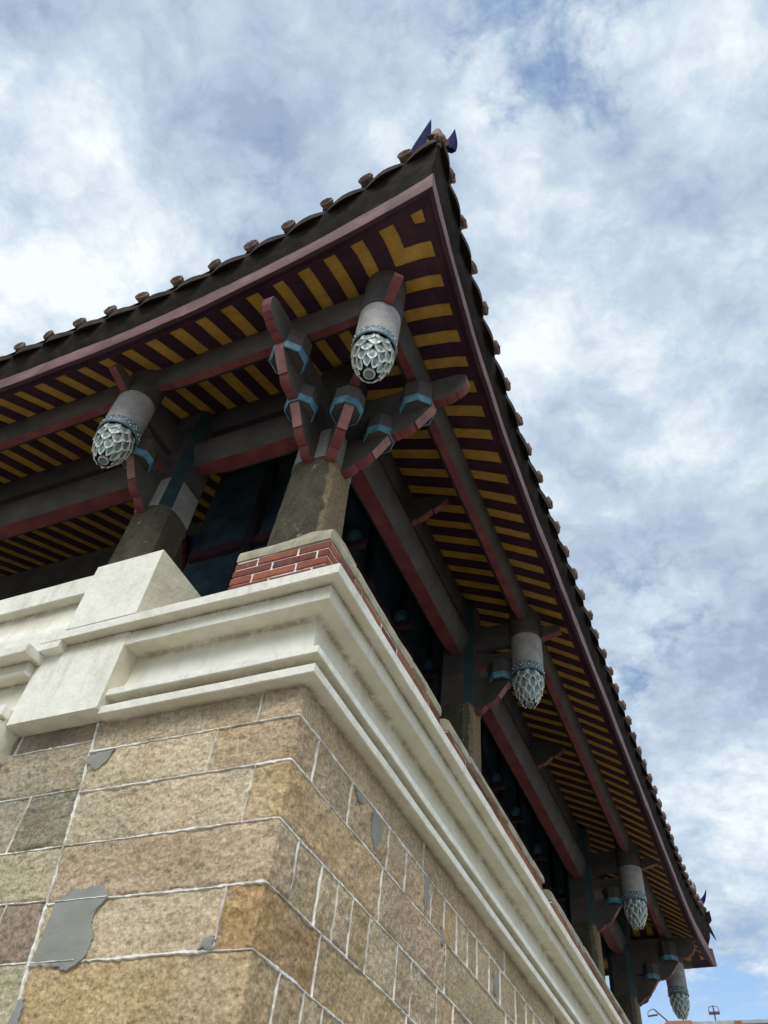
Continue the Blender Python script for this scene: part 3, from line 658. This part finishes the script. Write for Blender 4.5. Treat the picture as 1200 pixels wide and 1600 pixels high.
# ---- hanging lotus post
def petal(mb, ang, z, L_, W_, R, tilt, bulge, k=7):
    """shield-shaped petal on the bud; z is its top, hanging down"""
    rows = []; rim = []
    for i in range(k+1):
        v = i/k; r = []
        half = W_*.5*(1-abs(2*v-.75)**2.2*.55 if v < .55 else max(0.03, math.cos((v-.45)/.55*math.pi/2)**1.05))
        for j in range(k+1):
            u = -1+2*j/k; zz = z-L_*v; rad = R(zz)
            ed = max(abs(u), max(0, (v-.5)*2)**1.0)
            lip = .013*max(0, (ed-.50)/.5)**1.3
            out = .004+bulge*v*(1-.25*u*u)+lip+ .007*(1-u*u)*math.sin(math.pi*min(1, v*1.1))
            a = ang+u*half/max(.05, rad); rr = rad+out
            r.append((rr*math.cos(a), rr*math.sin(a), zz)); rim.append(max(0, min(1, (ed-.42)/.30)))
        rows.append(r)
    b0 = mb.grid(rows, LOTUS, rim=rim)
    # inner skin for thickness
    rows2 = [[(x*.93, y*.93, zz) for x, y, zz in r] for r in rows]; mb.grid(rows2, LOTUS, flip=True, rim=1.0)
    for seq, seq2 in ((rows[-1], rows2[-1]), ([r[0] for r in rows], [r[0] for r in rows2]), ([r[-1] for r in rows], [r[-1] for r in rows2])):
        mb.grid([seq, seq2], LOTUS, rim=1.0)
ZB = 6.67
def bud_r(z):
    t = max(0, min(1, z/.36)); return .056+.102*math.sin(min(1, t*1.12)*math.pi/2)**.8
def hanging_post(x, y):
    mb = MB(); mb.lathe([(.186, .44), (.190, .60), (.190, .845)], POST, 36); mb.lathe([(.190, .845), (.184, .85), (.184, .862), (.196, .868), (.198, .90), (.196, 1.70), (.17, 1.72), (0, 1.72)], BEAM, 36)
    post = mb.build('hanging_post', pav, (x, y, ZB), smooth=True, angle=40)
    post.scale = (.91, .91, 1)
    mb = MB(); mb.lathe([(.184, .345), (.191, .36), (.191, .445), (.186, .45)], BAND, 36); mb.lathe([(.184, .345), (.197, .348), (.197, .36), (.185, .365)], BAND, 36)
    for r in range(3):
        for k in range(22):
            a = 2*math.pi*(k+.5*(r % 2))/22+random.uniform(-.06, .06); zz = .378+.024*r+random.uniform(-.004, .004); rad = random.uniform(.0055, .0095)
            cx_, cy_ = .191*math.cos(a), .191*math.sin(a); vs = []; ds = [Vector((1,0,0)),Vector((0,1,0)),Vector((-1,0,0)),Vector((0,-1,0)),Vector((0,0,1)),Vector((0,0,-1))]
            q = Matrix.Rotation(a, 3, 'Z')
            for rr in range(2):
                for kk in range(6):
                    b_ = 2*math.pi*kk/6; vs.append(Vector((cx_, cy_, zz))+q@Vector((rad*(.0, .75)[rr], rad*(1, .6)[rr]*math.cos(b_), rad*(1, .6)[rr]*math.sin(b_))))
            vs.append(Vector((cx_, cy_, zz))+q@Vector((rad, 0, 0)))
            mb.add(vs, [(kk, (kk+1) % 6, 6+(kk+1) % 6, 6+kk) for kk in range(6)]+[(6+kk, 6+(kk+1) % 6, 12) for kk in range(6)], BEAD)
    o = mb.build('bead_band', None, (x, y, ZB), smooth=True, angle=50); adopt(o, post)
    mb = MB(); mb.lathe([(.165, .35), (.145, .3), (.135, .2), (.112, .1), (.083, .03), (.070, .012), (.066, .03), (.062, .12), (0, .12)], HOLE, 30)
    for (z, n, L_, W_, off, bl) in ((.348, 9, .105, .118, 0, .020), (.310, 9, .125, .100, .5, .024), (.240, 9, .125, .092, 0, .022), (.172, 9, .125, .078, .5, .016), (.108, 9, .112, .058, 0, .010)):
        for k in range(n):
            petal(mb, 2*math.pi*(k+off)/n+random.uniform(-.04, .04), z+random.uniform(-.006, .006), L_*random.uniform(.93, 1.07), W_, bud_r, 0, bl)
    o = mb.build('lotus_bud', None, (x, y, ZB), smooth=True, angle=60); adopt(o, post)
    mb = MB(); mb.lathe([(.072, .05), (.060, .05), (.060, .10), (.03, .11)], HOLE, 24); mb.lathe([(.03, .10), (.046, .06), (.052, .015), (.050, .003), (.040, .0)], LOTUS, 24, rim=.75); mb.lathe([(.040, .0), (.02, .003), (.0, .006)], BAND, 24)
    o = mb.build('seed_pod', None, (x, y, ZB), smooth=True, angle=50); adopt(o, post)
    return post
proto = hanging_post(0, 0)
def copy_part(o, loc):
    c = o.copy(); C.objects.link(c); d = Vector(loc)-ROOTLOC[o.name]; ROOTLOC[c.name] = Vector(loc); c.location = Vector(o.location)+d
    for ch in list(o.children):
        k = ch.copy(); C.objects.link(k); k.parent = c; ROOTLOC[k.name] = ROOTLOC[ch.name]+d
    return c
for (x, y) in [(0, PY[1]), (0, PY[2]), (0, LEN), (PX[1], 0), (PX[2], 0), (-WID, 0), (-WID, LEN)]: copy_part(proto, (x, y, ZB)).rotation_euler.z = random.uniform(0, 6)
# ---- brackets: arms with scalloped red undersides and blue-rimmed octagonal blocks
def arm(under, top, th, M_, flatfrom=None):
    """under: list of (d,z) lower edge, top: list of (d,z) upper edge from far to near"""
    mb = MB(); loop = under+top; n = len(loop); vs = []
    for s in (-th/2, th/2):
        for d, z in loop: vs.append(M_ @ Vector((d, s, z)))
    mb.v += [tuple(v) for v in vs]; nu = len(under)
    for i in range(n):
        j = (i+1) % n; mb.f.append((i, j, n+j, n+i))
        mb.m.append(mb.mi((PINK if (flatfrom is not None and i >= flatfrom) else RED) if i < nu-1 or (i == nu-1) else BEAM))
    mb.f.append(tuple(range(n))); mb.m.append(mb.mi(BEAM)); mb.f.append(tuple(range(n, 2*n))[::-1]); mb.m.append(mb.mi(BEAM))
    return mb
def scallop(p0, p1, sag, n=6):
    out = []
    for i in range(n+1):
        t = i/n; d = p0[0]+(p1[0]-p0[0])*t; z = p0[1]+(p1[1]-p0[1])*t; nx, nz = (p1[1]-p0[1]), -(p1[0]-p0[0]); l = math.hypot(nx, nz)
        s = math.sin(math.pi*t)*sag; out.append((d+nx/l*s, z+nz/l*s))
    return out
def block(r, z0, z1, d, M_):
    mb = MB(); k8 = [math.pi/8+math.pi/4*k for k in range(8)]; r = r*1.04; prof = [(r*.82, z0+.012), (r*.84, z0), (r*.93, z0+.002), (r*1.0, z0+.070), (r*.985, z0+.074), (r*.97, z1)]; rows = []
    for rr, z in prof: rows.append([M_ @ Vector((d+rr*math.cos(a), rr*math.sin(a), z)) for a in k8])
    b0 = len(mb.v); mb.v += [tuple(p) for r_ in rows for p in r_]
    for i in range(len(rows)-1):
        for j in range(8):
            mb.f.append((b0+i*8+j, b0+i*8+(j+1) % 8, b0+(i+1)*8+(j+1) % 8, b0+(i+1)*8+j)); mb.m.append(mb.mi(CYAN if i in (1, 2) else BEAM))
    mb.f.append(tuple(b0+k for k in range(8))); mb.m.append(mb.mi(BEAM)); e = b0+(len(rows)-1)*8; mb.f.append(tuple(e+k for k in range(8))[::-1]); mb.m.append(mb.mi(BEAM))
    return mb
def bracket(cx_, cy_, ang, kind):
    M_ = Matrix.Translation((cx_, cy_, 1.6)) @ Matrix.Rotation(ang, 4, 'Z'); th = .085
    root = bpy.data.objects.new('bracket', None); C.objects.link(root); root.location = (cx_, cy_, 6.9); adopt(root, pav)
    s1 = 1.0
    und = scallop((.19, 5.06), (.34, 5.14), .030)+scallop((.345, 5.13), (.47, 5.235), .026)+[(.475, 5.225), (.60, 5.395)]
    mb = arm(und, [(.60, 5.50), (.15, 5.50)], th, M_, len(und)-2); mb.build('bracket_arm', root, bevel=.003)
    block(.138, 5.40, 5.64, .50, M_).build('bracket_block', root, bevel=.003)
    if kind == 'double':
        und = [(.15, 5.50), (.60, 5.43)]+scallop((.61, 5.425), (.70, 5.42), .018)+scallop((.705, 5.41), (.83, 5.50), .028)+[(.84, 5.485), (.985, 5.655)]
        mb = arm(und, [(.985, 5.76), (.15, 5.76)], th, M_, len(und)-2); mb.build('bracket_arm', root, bevel=.003)
        block(.160, 5.67, 5.97, .83, M_).build('bracket_block', root, bevel=.003)
        und = [(.15, 5.77), (.98, 5.745)]+scallop((.985, 5.74), (1.10, 5.735), .012)+scallop((1.105, 5.725), (1.19, 5.765), .010)+[(1.20, 5.76), (1.255, 5.80), (1.285, 5.86), (1.295, 5.93)]
        mb = arm(und, [(1.285, 5.985), (1.25, 6.02), (1.19, 6.045), (.95, 6.06), (.15, 6.06)], th, M_, 99); mb.build('bracket_arm', root, bevel=.004)
    else:
        e = .8 if kind == 'single' else .8*math.sqrt(2)
        und = [(.15, 5.66), (e-.16, 5.68)]; mb = arm(und, [(e-.16, 5.80), (.15, 5.80)], th*.9, M_, 99); mb.build('bracket_arm', root, bevel=.003)
        und = [(e+.18, 5.90), (e+.40, 5.955), (e+.405, 5.97)]; mb = arm(und, [(e+.385, 6.05), (e+.18, 6.06)], th*.9, M_, 99); mb.build('bracket_tip', root, bevel=.004)
    return root
def brick_dir(x, y): return math.atan2(y, x)
bracket(-CI, CI, 0, 'double'); bracket(-CI, CI, -math.pi/2, 'double'); bracket(-CI, CI, -math.pi/4, 'corner')
for y in PY[1:3]: bracket(-CI, y, 0, 'single')
for x in PX[1:3]: bracket(x, CI, -math.pi/2, 'single')
bracket(-CI, LEN-CI, 0, 'double'); bracket(-CI, LEN-CI, math.pi/2, 'double'); bracket(-CI, LEN-CI, math.pi/4, 'corner')
# mid-bay supports standing on the architraves
def mid_support(cx_, cy_, ang):
    M_ = Matrix.Translation((cx_, cy_, 1.6)) @ Matrix.Rotation(ang, 4, 'Z')
    root = bpy.data.objects.new('soffit_support', None); C.objects.link(root); root.location = (cx_, cy_, 7.8); adopt(root, pav)
    und = scallop((.05, 6.08), (.22, 6.12), .02)+scallop((.23, 6.11), (.38, 6.22), .016)+[(.40, 6.20), (.50, 6.26), (.55, 6.33)]
    arm(und, [(.53, 6.38), (.05, 6.50)], .07, M_, 99).build('support_arm', root, bevel=.003)
    block(.10, 5.95, 6.12, .02, M_).build('support_block', root, bevel=.003)
for y in (2.3, 7.0, 11.3): mid_support(-CI, y, 0)

# ---- eaves: soffit, fascia, tiles.  o = distance outside the wall line, d = distance from the nearest corner
def near_w(side, s):
    """distances to the two corners of that side, with their rise heights"""
    Ls = LEN if side in (0, 2) else WID
    return max(0, s+.75), max(0, Ls-s+.75)
def rise(side, s, kind):
    d0, d1 = near_w(side, s)
    hi = {'f': .50, 't': .93}[kind]; lo = {'f': .14, 't': .30}[kind]
    # side 0: right (y from near corner), side 1: left (distance from near corner), 2/3 hidden sides
    a, b = (hi, lo) if side in (0, 1) else (lo, lo)
    pw = 1.25 if kind == 'f' else 1.7; R_0 = 3.2
    return a*max(0, 1-d0/R_0)**pw + b*max(0, 1-d1/R_0)**1.3
def ftan(side, o, s, f):
    Ls = LEN if side in (0, 2) else WID
    return -f*max(0, 1-(s+o)/.7) + f*max(0, 1-(Ls+o-s)/.7)
def flare(side, s):
    d0, d1 = near_w(side, s); return .12*max(0, 1-d0/2.6)**2 + .08*max(0, 1-d1/2.6)**2
def xy(side, o, s):
    if side == 0: return (o, s)
    if side == 1: return (-s, -o)
    if side == 2: return (-WID-o, s)
    return (-s, LEN+o)
def zs_(o):
    pts = [(.75, 7.50), (.46, 7.65), (.12, 7.885), (-.7, 8.30), (-2.6, 9.25), (-5.4, 10.75)]
    for (a, za), (b, zb_) in zip(pts, pts[1:]):
        if o >= b: return za+(zb_-za)*(a-o)/(a-b)
    return pts[-1][1]
def zsoff(side, o, s):
    wgt = max(0, min(1, (o+.6)/1.0)); return zs_(o)+rise(side, s, 'f')*wgt**1.3
def clip(poly, f):
    out = []
    for i in range(len(poly)):
        a, b = poly[i], poly[(i+1) % len(poly)]; fa, fb = f(a), f(b)
        if fa >= 0: out.append(a)
        if (fa >= 0) != (fb >= 0):
            t = fa/(fa-fb); out.append((a[0]+(b[0]-a[0])*t, a[1]+(b[1]-a[1])*t))
    return out
OB = [.556, .46, .36, .24, .12, 0, -.15, -.35, -.7, -1.2, -1.9, -2.6, -3.3, -4.2, -5.25]
mb = MB()
pitch = .2535
for side in range(4):
    Ls = LEN if side in (0, 2) else WID
    edges = []; k = -5
    while True:
        c = .28+pitch*k
        if c-.06 > Ls+.75: break
        c += .05*max(0, 1-(c+.48)/1.2)
        hw = .060+.004*math.sin(k*2.3); edges.append((c-hw, c+hw, True)); edges.append((c+hw, c+pitch-.060-.004*math.sin((k+1)*2.3), False)); k += 1
    for a, b, yel in edges:
        for o1, o0 in zip(OB, OB[1:]):
            poly = [(o0, a), (o1, a), (o1, b), (o0, b)]
            poly = clip(poly, lambda p: p[0]+p[1]); 
            if len(poly) >= 3: poly = clip(poly, lambda p: p[0]-(p[1]-Ls))
            if len(poly) < 3: continue
            vs = []
            y_ = yel and o1 <= .47
            for o, s in poly:
                ff = flare(side, s)*max(0, min(1, (o+.1)/.6)); q = xy(side, o, s); z = zsoff(side, o, s)
                nx = {0: (1, 0), 1: (0, -1), 2: (-1, 0), 3: (0, 1)}[side]
                q = xy(side, o, s+ftan(side, o, s, ff)); vs.append((q[0]+nx[0]*ff, q[1]+nx[1]*ff, z+(.009 if y_ else 0)+.004*n3((q[0], q[1], z), 1.7)))
            mb.add(vs, [tuple(range(len(vs)))], OCHRE if y_ else MAROON)
sof = mb.build('soffit', pav)
mbF = MB(); mbT = MB(); mbR = MB()
for side in range(4):
    Ls = LEN if side in (0, 2) else WID; n = int((Ls+1.2)/.12); rF = []; rT = []
    nx = {0: (1, 0), 1: (0, -1), 2: (-1, 0), 3: (0, 1)}[side]
    for i in range(n+1):
        s = -.72+(Ls+1.44)*i/n; fl = flare(side, s); rf, rtt = rise(side, s, 'f'), rise(side, s, 't')
        def pt(o, z):
            # mitre at the corners: s clamps to the hip line
            so_ = max(-(o+fl), min(Ls+o+fl, s)) if i in (0, n) else s
            so_ = min(max(s, -(o+fl)), Ls+o+fl)
            if i == 0: so_ = -(o+fl)
            if i == n: so_ = Ls+o+fl
            q = xy(side, o+fl, so_); k = .006*n3((q[0], q[1], z), 2.0) + .003*n3((q[0], q[1], z), 9)
            return (q[0]+nx[0]*k, q[1]+nx[1]*k, z+k)
        zf = 7.575+rf
        rF.append([pt(.545, zf), pt(.580, zf), pt(.585, zf+.02), pt(.565, zf+.275+.18*rf), pt(.48, zf+.28+.18*rf), pt(.49, zf+.06)])
        zt_ = 8.30+rtt; j1 = .03*n3((s, side, 0), 4) + .02*n3((s, side, 0), 11, 3)
        rT.append([pt(.50, zf+.282+.18*rf), pt(.565+j1, zf+.284+.18*rf+.35*(zt_-zf-.33)), pt(.60-j1, zt_-.10), pt(.615+j1*.5, zt_-.02), pt(.55, zt_+.03), pt(.30, zt_+.16)])
    b0 = len(mbF.v); mbF.v += [p for r in rF for p in r]; m6 = 6
    for i in range(n):
        for j in range(m6):
            mbF.f.append((b0+i*m6+j, b0+i*m6+(j+1) % m6, b0+(i+1)*m6+(j+1) % m6, b0+(i+1)*m6+j)); mbF.m.append(mbF.mi(MAROON if j in (0, 5, 4) else FASCIA))
    mbT.grid(rT, TILEDK)
    # roof slope under the tile rolls
    rows = []
    for o in (.62, .3, 0, -.5, -1.2, -2.2, -3.2, -4.2, -5.25):
        r = []
        for i in range(61):
            t = i/60; s = -o+(Ls+2*o)*t; q = xy(side, o, s); w_ = max(0, min(1, (o+2.2)/2.8))**1.6
            base = 8.34+ (.62-o)*.62; z = base+rise(side, s, 't')*w_
            if o < -3.9 and side in (0, 2): pass
            r.append((q[0], q[1], z))
        rows.append(r)
    mbR.grid(rows, TILE)
fas = mbF.build('fascia', pav, smooth=True, angle=35)
# individual tile work
roof = mbR.build('roof', pav, smooth=True, angle=40)
o_ = mbT.build('eave_mortar', None, smooth=True, angle=50); adopt(o_, roof)
mbD = MB(); mbC = MB(); ENDS = []
TP = .385
for side in range(4):
    Ls = LEN if side in (0, 2) else WID; n = int((Ls+1.1)/TP); s_ = -.775
    nx = Vector(({0: (1, 0), 1: (0, -1), 2: (-1, 0), 3: (0, 1)}[side])+(0,)); tx = Vector(({0: (0, 1), 1: (-1, 0), 2: (0, 1), 3: (-1, 0)}[side])+(0,))
    ss = []
    while s_ < Ls+.55: ss.append(s_); s_ += TP
    for k, s in enumerate(ss):
        fl = flare(side, s); z = 8.385+rise(side, s, 't'); q = xy(side, .60+fl, s); sl_ = (rise(side, s+.1, 't')-rise(side, s-.1, 't'))/.2
        P0 = Vector((q[0], q[1], z)) + Vector((random.uniform(-.008, .008), random.uniform(-.008, .008), random.uniform(-.012, .012)))
        if k > 0: ENDS.append((P0, nx, tx, side))
        # cover roll up the slope
        omin = max(-s, s-Ls, -5.2)
        if omin < .45:
            pts = []; m_ = 9
            for i in range(m_+1):
                o = .60+(omin-.60)*i/m_; w_ = max(0, min(1, (o+2.2)/2.8))**1.6; qq = xy(side, o+fl*(1-i/m_), s); pts.append((qq[0], qq[1], 8.34+(.62-o)*.62+rise(side, s, 't')*w_+.03))
            mbC.tube(pts, .062, TILE, 8)
        # drip tile between this roll and the next
        if k < len(ss)-1:
            s2 = ss[k+1]; rowsd = []; low = []
            for a in (0, .5, 1):
                r = []; r2_ = []
                for i in range(9):
                    t = i/8; sm = s+(s2-s)*t; fl2 = flare(side, sm); o = .50+a*(.105+.055*math.sin(math.pi*t)) + fl2; qq = xy(side, o, sm)
                    zc = 8.33+rise(side, sm, 't') - .045*math.sin(math.pi*t) - a*.030 + (1-a)*.05
                    zc += .006*n3((qq[0], qq[1], zc), 8); hang = .045+.055*math.sin(math.pi*t) if a == 1 else 0
                    r.append((qq[0], qq[1], zc)); r2_.append((qq[0], qq[1], zc-.024-hang))
                rowsd.append(r); low.append(r2_)
            mbD.grid(rowsd, TILE); mbD.grid(low, TILE, flip=True); mbD.grid([rowsd[-1], low[-1]], TILE); mbD.grid([[r[0] for r in rowsd], [r[0] for r in low]], TILE); mbD.grid([[r[-1] for r in rowsd], [r[-1] for r in low]], TILE)
o_ = mbD.build('drip_tiles', None, smooth=True, angle=45); adopt(o_, roof)
o_ = mbC.build('cover_tiles', None, smooth=True, angle=45); adopt(o_, roof)
# round moulded tile ends: a rosette disc each
def rosette(nx, tx):
    mb = MB(); up_ = Vector((0, 0, 1)); n = 32; rows = []
    for (r, h) in ((.064, -.05), (.068, -.012), (.074, -.006), (.073, .012), (.058, .020), (.054, .010), (.046, .010), (.036, .026), (.024, .014), (.016, .030), (.004, .036)):
        row = []
        for k in range(n):
            a = 2*math.pi*k/n; rr = r*(1+(.10*math.cos(8*a) if r < .06 and r > .02 else .035*math.cos(8*a) if h > -.02 else 0)); row.append(tx*(rr*math.cos(a))+up_*(rr*math.sin(a))+nx*h)
        rows.append(row)
    mb.grid(rows, TILEEND, True); return mb
protos = {}
for P0, nx, tx, side in ENDS:
    if side in (2, 3): continue
    if side not in protos:
        o = rosette(nx, tx).build('tile_end', None, tuple(P0+nx*.035+Vector((0, 0, .046))), smooth=True, angle=35); adopt(o, roof); protos[side] = (o, P0)
        continue
    po, pp = protos[side]; c = po.copy(); C.objects.link(c); c.location = Vector(po.location)+(P0-pp); c.rotation_euler = (random.uniform(-.12, .12), random.uniform(-.12, .12), random.uniform(-.15, .15)); q = random.uniform(.82, 1.08); c.scale = (q, q, q*random.uniform(.8, 1))
# hip ridges
mb = MB()
for (side, end) in ((0, 0), (0, 1), (2, 0), (2, 1)):
    pts = []
    for i in range(15):
        o = .66-5.85*i/14; w_ = max(0, min(1, (o+2.2)/2.8))**1.6; s = -o if end == 0 else LEN+o; q = xy(side, o, s)
        pts.append((q[0], q[1], 8.34+(.62-o)*.62+rise(side if side == 0 else 0, s, 't')*w_+.07))
    mb.tube(pts, .10, TILE, 10)
mb.tube([(-5.25, 5.2, 12.08), (-5.25, LEN-5.2, 12.08)], .2, TILE, 10)
o_ = mb.build('hip_ridge', None, smooth=True); adopt(o_, roof)
# hip-end ornaments: flame-like leaves
def leaf(mb, base, tip, bend, w0, th, m, nrm):
    base, tip, bend, nrm = Vector(base), Vector(tip), Vector(bend), Vector(nrm).normalized(); rows = []; n = 12
    for i in range(n+1):
        t = i/n; c = base*(1-t)**2+(base+bend)*2*t*(1-t)+tip*t*t if False else base.lerp(tip, t)+bend*math.sin(math.pi*t)
        dd = (tip-base).normalized(); sd_ = dd.cross(nrm).normalized(); wv = w0*(1-t)**.75*(1+.15*math.sin(5*t))*.5+.004; tt = th*(1-.6*t)*.5
        rows.append([c-sd_*wv, c-sd_*wv*.5+nrm*tt, c+sd_*wv*.5+nrm*tt, c+sd_*wv, c+sd_*wv*.5-nrm*tt, c-sd_*wv*.5-nrm*tt])
    b0 = mb.grid(rows, m, True); i = mb.mi(m); mb.f.append(tuple(b0+k for k in range(6))); mb.m.append(i)
NR = (.55, -.83, -.3)
def rleaf(mb, c, r, h, m, nrm):
    c, nrm = Vector(c), Vector(nrm).normalized(); s_ = Vector((0, 0, 1)).cross(nrm).normalized(); rows = []; n = 20
    out = []
    for k in range(n):
        a = math.pi*2*k/n; rr = (r*math.cos(a)*(1-.35*max(0, math.sin(a))), h*math.sin(a)); out.append(rr)
    for tt, f in ((-.03, .85), (-.012, 1), (.012, 1), (.03, .85)): rows.append([c+s_*x*f+Vector((0, 0, 1))*y*f+nrm*tt for x, y in out])
    b0 = mb.grid(rows, m, True); i = mb.mi(m); mb.f.append(tuple(b0+k for k in range(n))[::-1]); mb.m.append(i); e = b0+3*n; mb.f.append(tuple(e+k for k in range(n))); mb.m.append(i)
mb = MB()
leaf(mb, (.39, -.42, 9.4), (.470, -.51, 10.98), (-.03, 0, 0), .30, .07, BLUE, NR); leaf(mb, (.70, -.46, 9.78), (.757, -.49, 10.28), (.01, 0, 0), .13, .06, BLUE, NR)
rleaf(mb, (.56, -.48, 10.02), .105, .60, ORNRED, NR)
mb.lathe([(.0, -.35), (.12, -.3), (.17, -.1), (.12, .08), (0, .12)], TILE, 12, (.52, -.5, 9.45))
for k in range(9):
    a = k*.7; q_ = Vector((.70+.07*math.cos(a), -.70-.05*math.sin(a*1.3), 9.14+.04*math.sin(a))); mb.lathe([(0, -.035), (.026, -.02), (.034, 0), (.022, .028), (0, .035)], TILEEND, 8, tuple(q_))
o_ = mb.build('hip_ornament', None, smooth=True, angle=50); adopt(o_, roof)
mb = MB(); fy = LEN+.5
leaf(mb, (.42, fy, 8.75), (.80, fy+.05, 9.05), (.06, 0, -.09), .16, .06, BLUE, (0, -1, -.2)); leaf(mb, (.40, fy, 8.9), (.60, fy+.05, 9.22), (.07, 0, -.03), .14, .06, ORNRED, (0, -1, -.2)); leaf(mb, (.50, fy, 8.3), (.44, fy, 8.95), (.05, 0, 0), .2, .1, ORNRED, (0, -1, -.2))
o_ = mb.build('hip_ornament', None, smooth=True, angle=50); adopt(o_, roof)
mb = MB()
for k in range(7):
    leaf(mb, (.50+.02*k, LEN+.52+.02*k, 8.66-.03*k), (.70+.012*k, LEN+.78+.01*k, 8.40-.03*k), (0, 0, .04), .11, .05, TILE, (0, -1, -.4))
o_ = mb.build('hip_tip_tiles', None, smooth=True, angle=50); adopt(o_, roof)
# ---- hall inside the colonnade
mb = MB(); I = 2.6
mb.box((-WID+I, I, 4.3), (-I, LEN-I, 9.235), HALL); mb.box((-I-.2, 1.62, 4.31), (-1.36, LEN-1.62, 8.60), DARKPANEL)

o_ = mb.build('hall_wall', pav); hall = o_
mb = MB()
for i in range(3): mb.box((-I-.16, colY[i]+.6 if i else I, 8.6), (-I+.06, LEN-I, 8.62), DARKWOOD)
mb = MB(); yv = I-.03
pl = [(-4.0, 8.9), (-3.2, 9.2), (-2.82, 9.2), (-2.82, 7.0), (-3.05, 7.25), (-3.35, 7.75), (-3.8, 8.25)]
mb.add([(x, yv, z) for x, z in pl]+[(x, yv+.04, z) for x, z in pl], [tuple(range(7))]+[(i, (i+1) % 7, 7+(i+1) % 7, 7+i) for i in range(7)], NAVY)
mb.tube([(-2.82, yv-.02, 7.0), (-3.05, yv-.02, 7.25), (-3.35, yv-.02, 7.75), (-3.8, yv-.02, 8.25), (-4.0, yv-.02, 8.9)], .05, RED, 8)
def swirl(cx_, cz, r, s=1):
    pts = []
    for i in range(26):
        a = i*.32; rr = r*(1-i/30); pts.append((cx_+s*rr*math.cos(a), yv-.01, cz+rr*math.sin(a)))
    mb.tube(pts, .012, HALL, 6)
swirl(-3.35, 8.25, .12); swirl(-3.62, 8.35, .10, -1); swirl(-2.95, 8.0, .10)
o_ = mb.build('mural_panel', None, smooth=True, angle=40); adopt(o_, hall)
mb = MB()
def curl(P, r, s=1, n=22, w_=.016, mt=None):
    pts = []
    for i in range(n):
        a = i*.36; rr = r*(1-i/(n+3)); pts.append(P(s*rr*math.cos(a), rr*math.sin(a)))
    mb.tube(pts, w_, mt or PALE, 5)
for k in range(26):
    yy_ = 1.9+k*.42; zz_ = 6.2+.9*abs(math.sin(k*1.7)); curl(lambda a, b: (-1.335, yy_+a, zz_+b), random.uniform(.07, .13), random.choice((-1, 1)))
for k in range(12):
    y0_ = 1.75+k*.95; mb.box((-1.36, y0_, 4.4), (-1.30, y0_+.09, 8.45), DARKWOOD)
for z_ in (5.9, 7.35): mb.box((-1.36, 1.63, z_), (-1.285, LEN-1.63, z_+.11), MAROON)
for z_ in (5.9, 7.1): mb.box((-2.75, 1.56, z_), (-1.37, 1.62, z_+.11), MAROON)
mb.box((-2.1, 1.54, 4.4), (-2.0, 1.62, 8.4), DARKWOOD)
o_ = mb.build('painted_frieze', None, smooth=True, angle=40); adopt(o_, hall)
for k in range(9):
    y0_ = 2.2+k*1.15+.15*math.sin(k*2.0); mb = MB()
    mb.lathe([(0, 0), (.06, .0), (.085, .06), (.08, .13), (0, .13)], CYANDK, 8, (-1.24, y0_, 7.5)); mb.box((-1.36, y0_-.035, 7.42), (-1.10, y0_+.035, 7.5), MAROON)
    o_ = mb.build('wall_block', None); adopt(o_, hall)
# ================================================================== BACKGROUND
bt = thing('distant_building', 'distant grey wall top with red brick strips at the bottom right', 'building', (3, 32, 0))
mb = MB(); by = 30.0
mb.box((-2.2, by, 0), (16, by+9, 11.55), GREYROOF); mb.box((-2.35, by-.15, 11.55), (16.1, by+9.2, 11.68), GREYROOF)
mb.add([(-4.3, by, 10.2), (-2.35, by-.1, 11.68), (-2.35, by-.1, 0), (-4.3, by, 0), (-4.3, by+8, 10.2), (-2.35, by+8, 11.68), (-2.35, by+8, 0), (-4.3, by+8, 0)], [(0,1,2,3),(4,5,6,7),(0,1,5,4),(1,2,6,5),(2,3,7,6),(3,0,4,7)], GREYROOF)
mb.build('wall', bt, bevel=.02)
mb = MB(); mb.box((-2.3, by-.32, 9.6), (-1.45, by-.16, 11.66), BRICK, tint=(.36, .17, .11)); mb.build('brick_strip', bt)
mb = MB(); mb.box((-.06, by-.30, 9.6), (.16, by-.16, 11.60), BRICK, tint=(.30, .10, .08)); mb.build('brick_strip', bt)
mb = MB()
for cx_ in (-.75, 1.0):
    mb.tube([(cx_+.42*math.cos(a/10*math.pi), by-.18, 11.1+.30*math.sin(a/10*math.pi)) for a in range(11)], .035, STEEL, 6)
mb.build('wall_moulding', bt)
an = MB(); ax = -.68
an.tube([(ax, by+.2, 11.66), (ax, by+.2, 12.22)], .025, STEEL, 6); an.box((ax-.18, by+.15, 11.98), (ax+.18, by+.25, 12.05), STEEL); an.tube([(ax-.18, by+.2, 12.05), (ax-.15, by+.2, 12.2), (ax, by+.2, 12.24), (ax+.15, by+.2, 12.2), (ax+.18, by+.2, 12.05)], .012, STEEL, 5)
o = an.build('antenna', loc=(0, 0, 0)); tag(o, 'small upright antenna on the distant grey roof, right of the lamp arm', 'antenna')
lm = MB(); lm.tube([(-2.1, by+.3, 11.66), (-2.62, by+.3, 12.15), (-2.72, by+.3, 12.24)], .025, STEEL, 6); lm.tube([(-2.95, by+.3, 12.02), (-2.6, by+.3, 12.06)], .03, STEEL, 6); lm.tube([(-2.95, by+.3, 12.02), (-2.93, by+.3, 12.17), (-2.74, by+.3, 12.25)], .014, STEEL, 5)
o = lm.build('lamp_arm'); tag(o, 'thin slanting lamp arm on the distant roof, just left of the last lotus post', 'lamp')
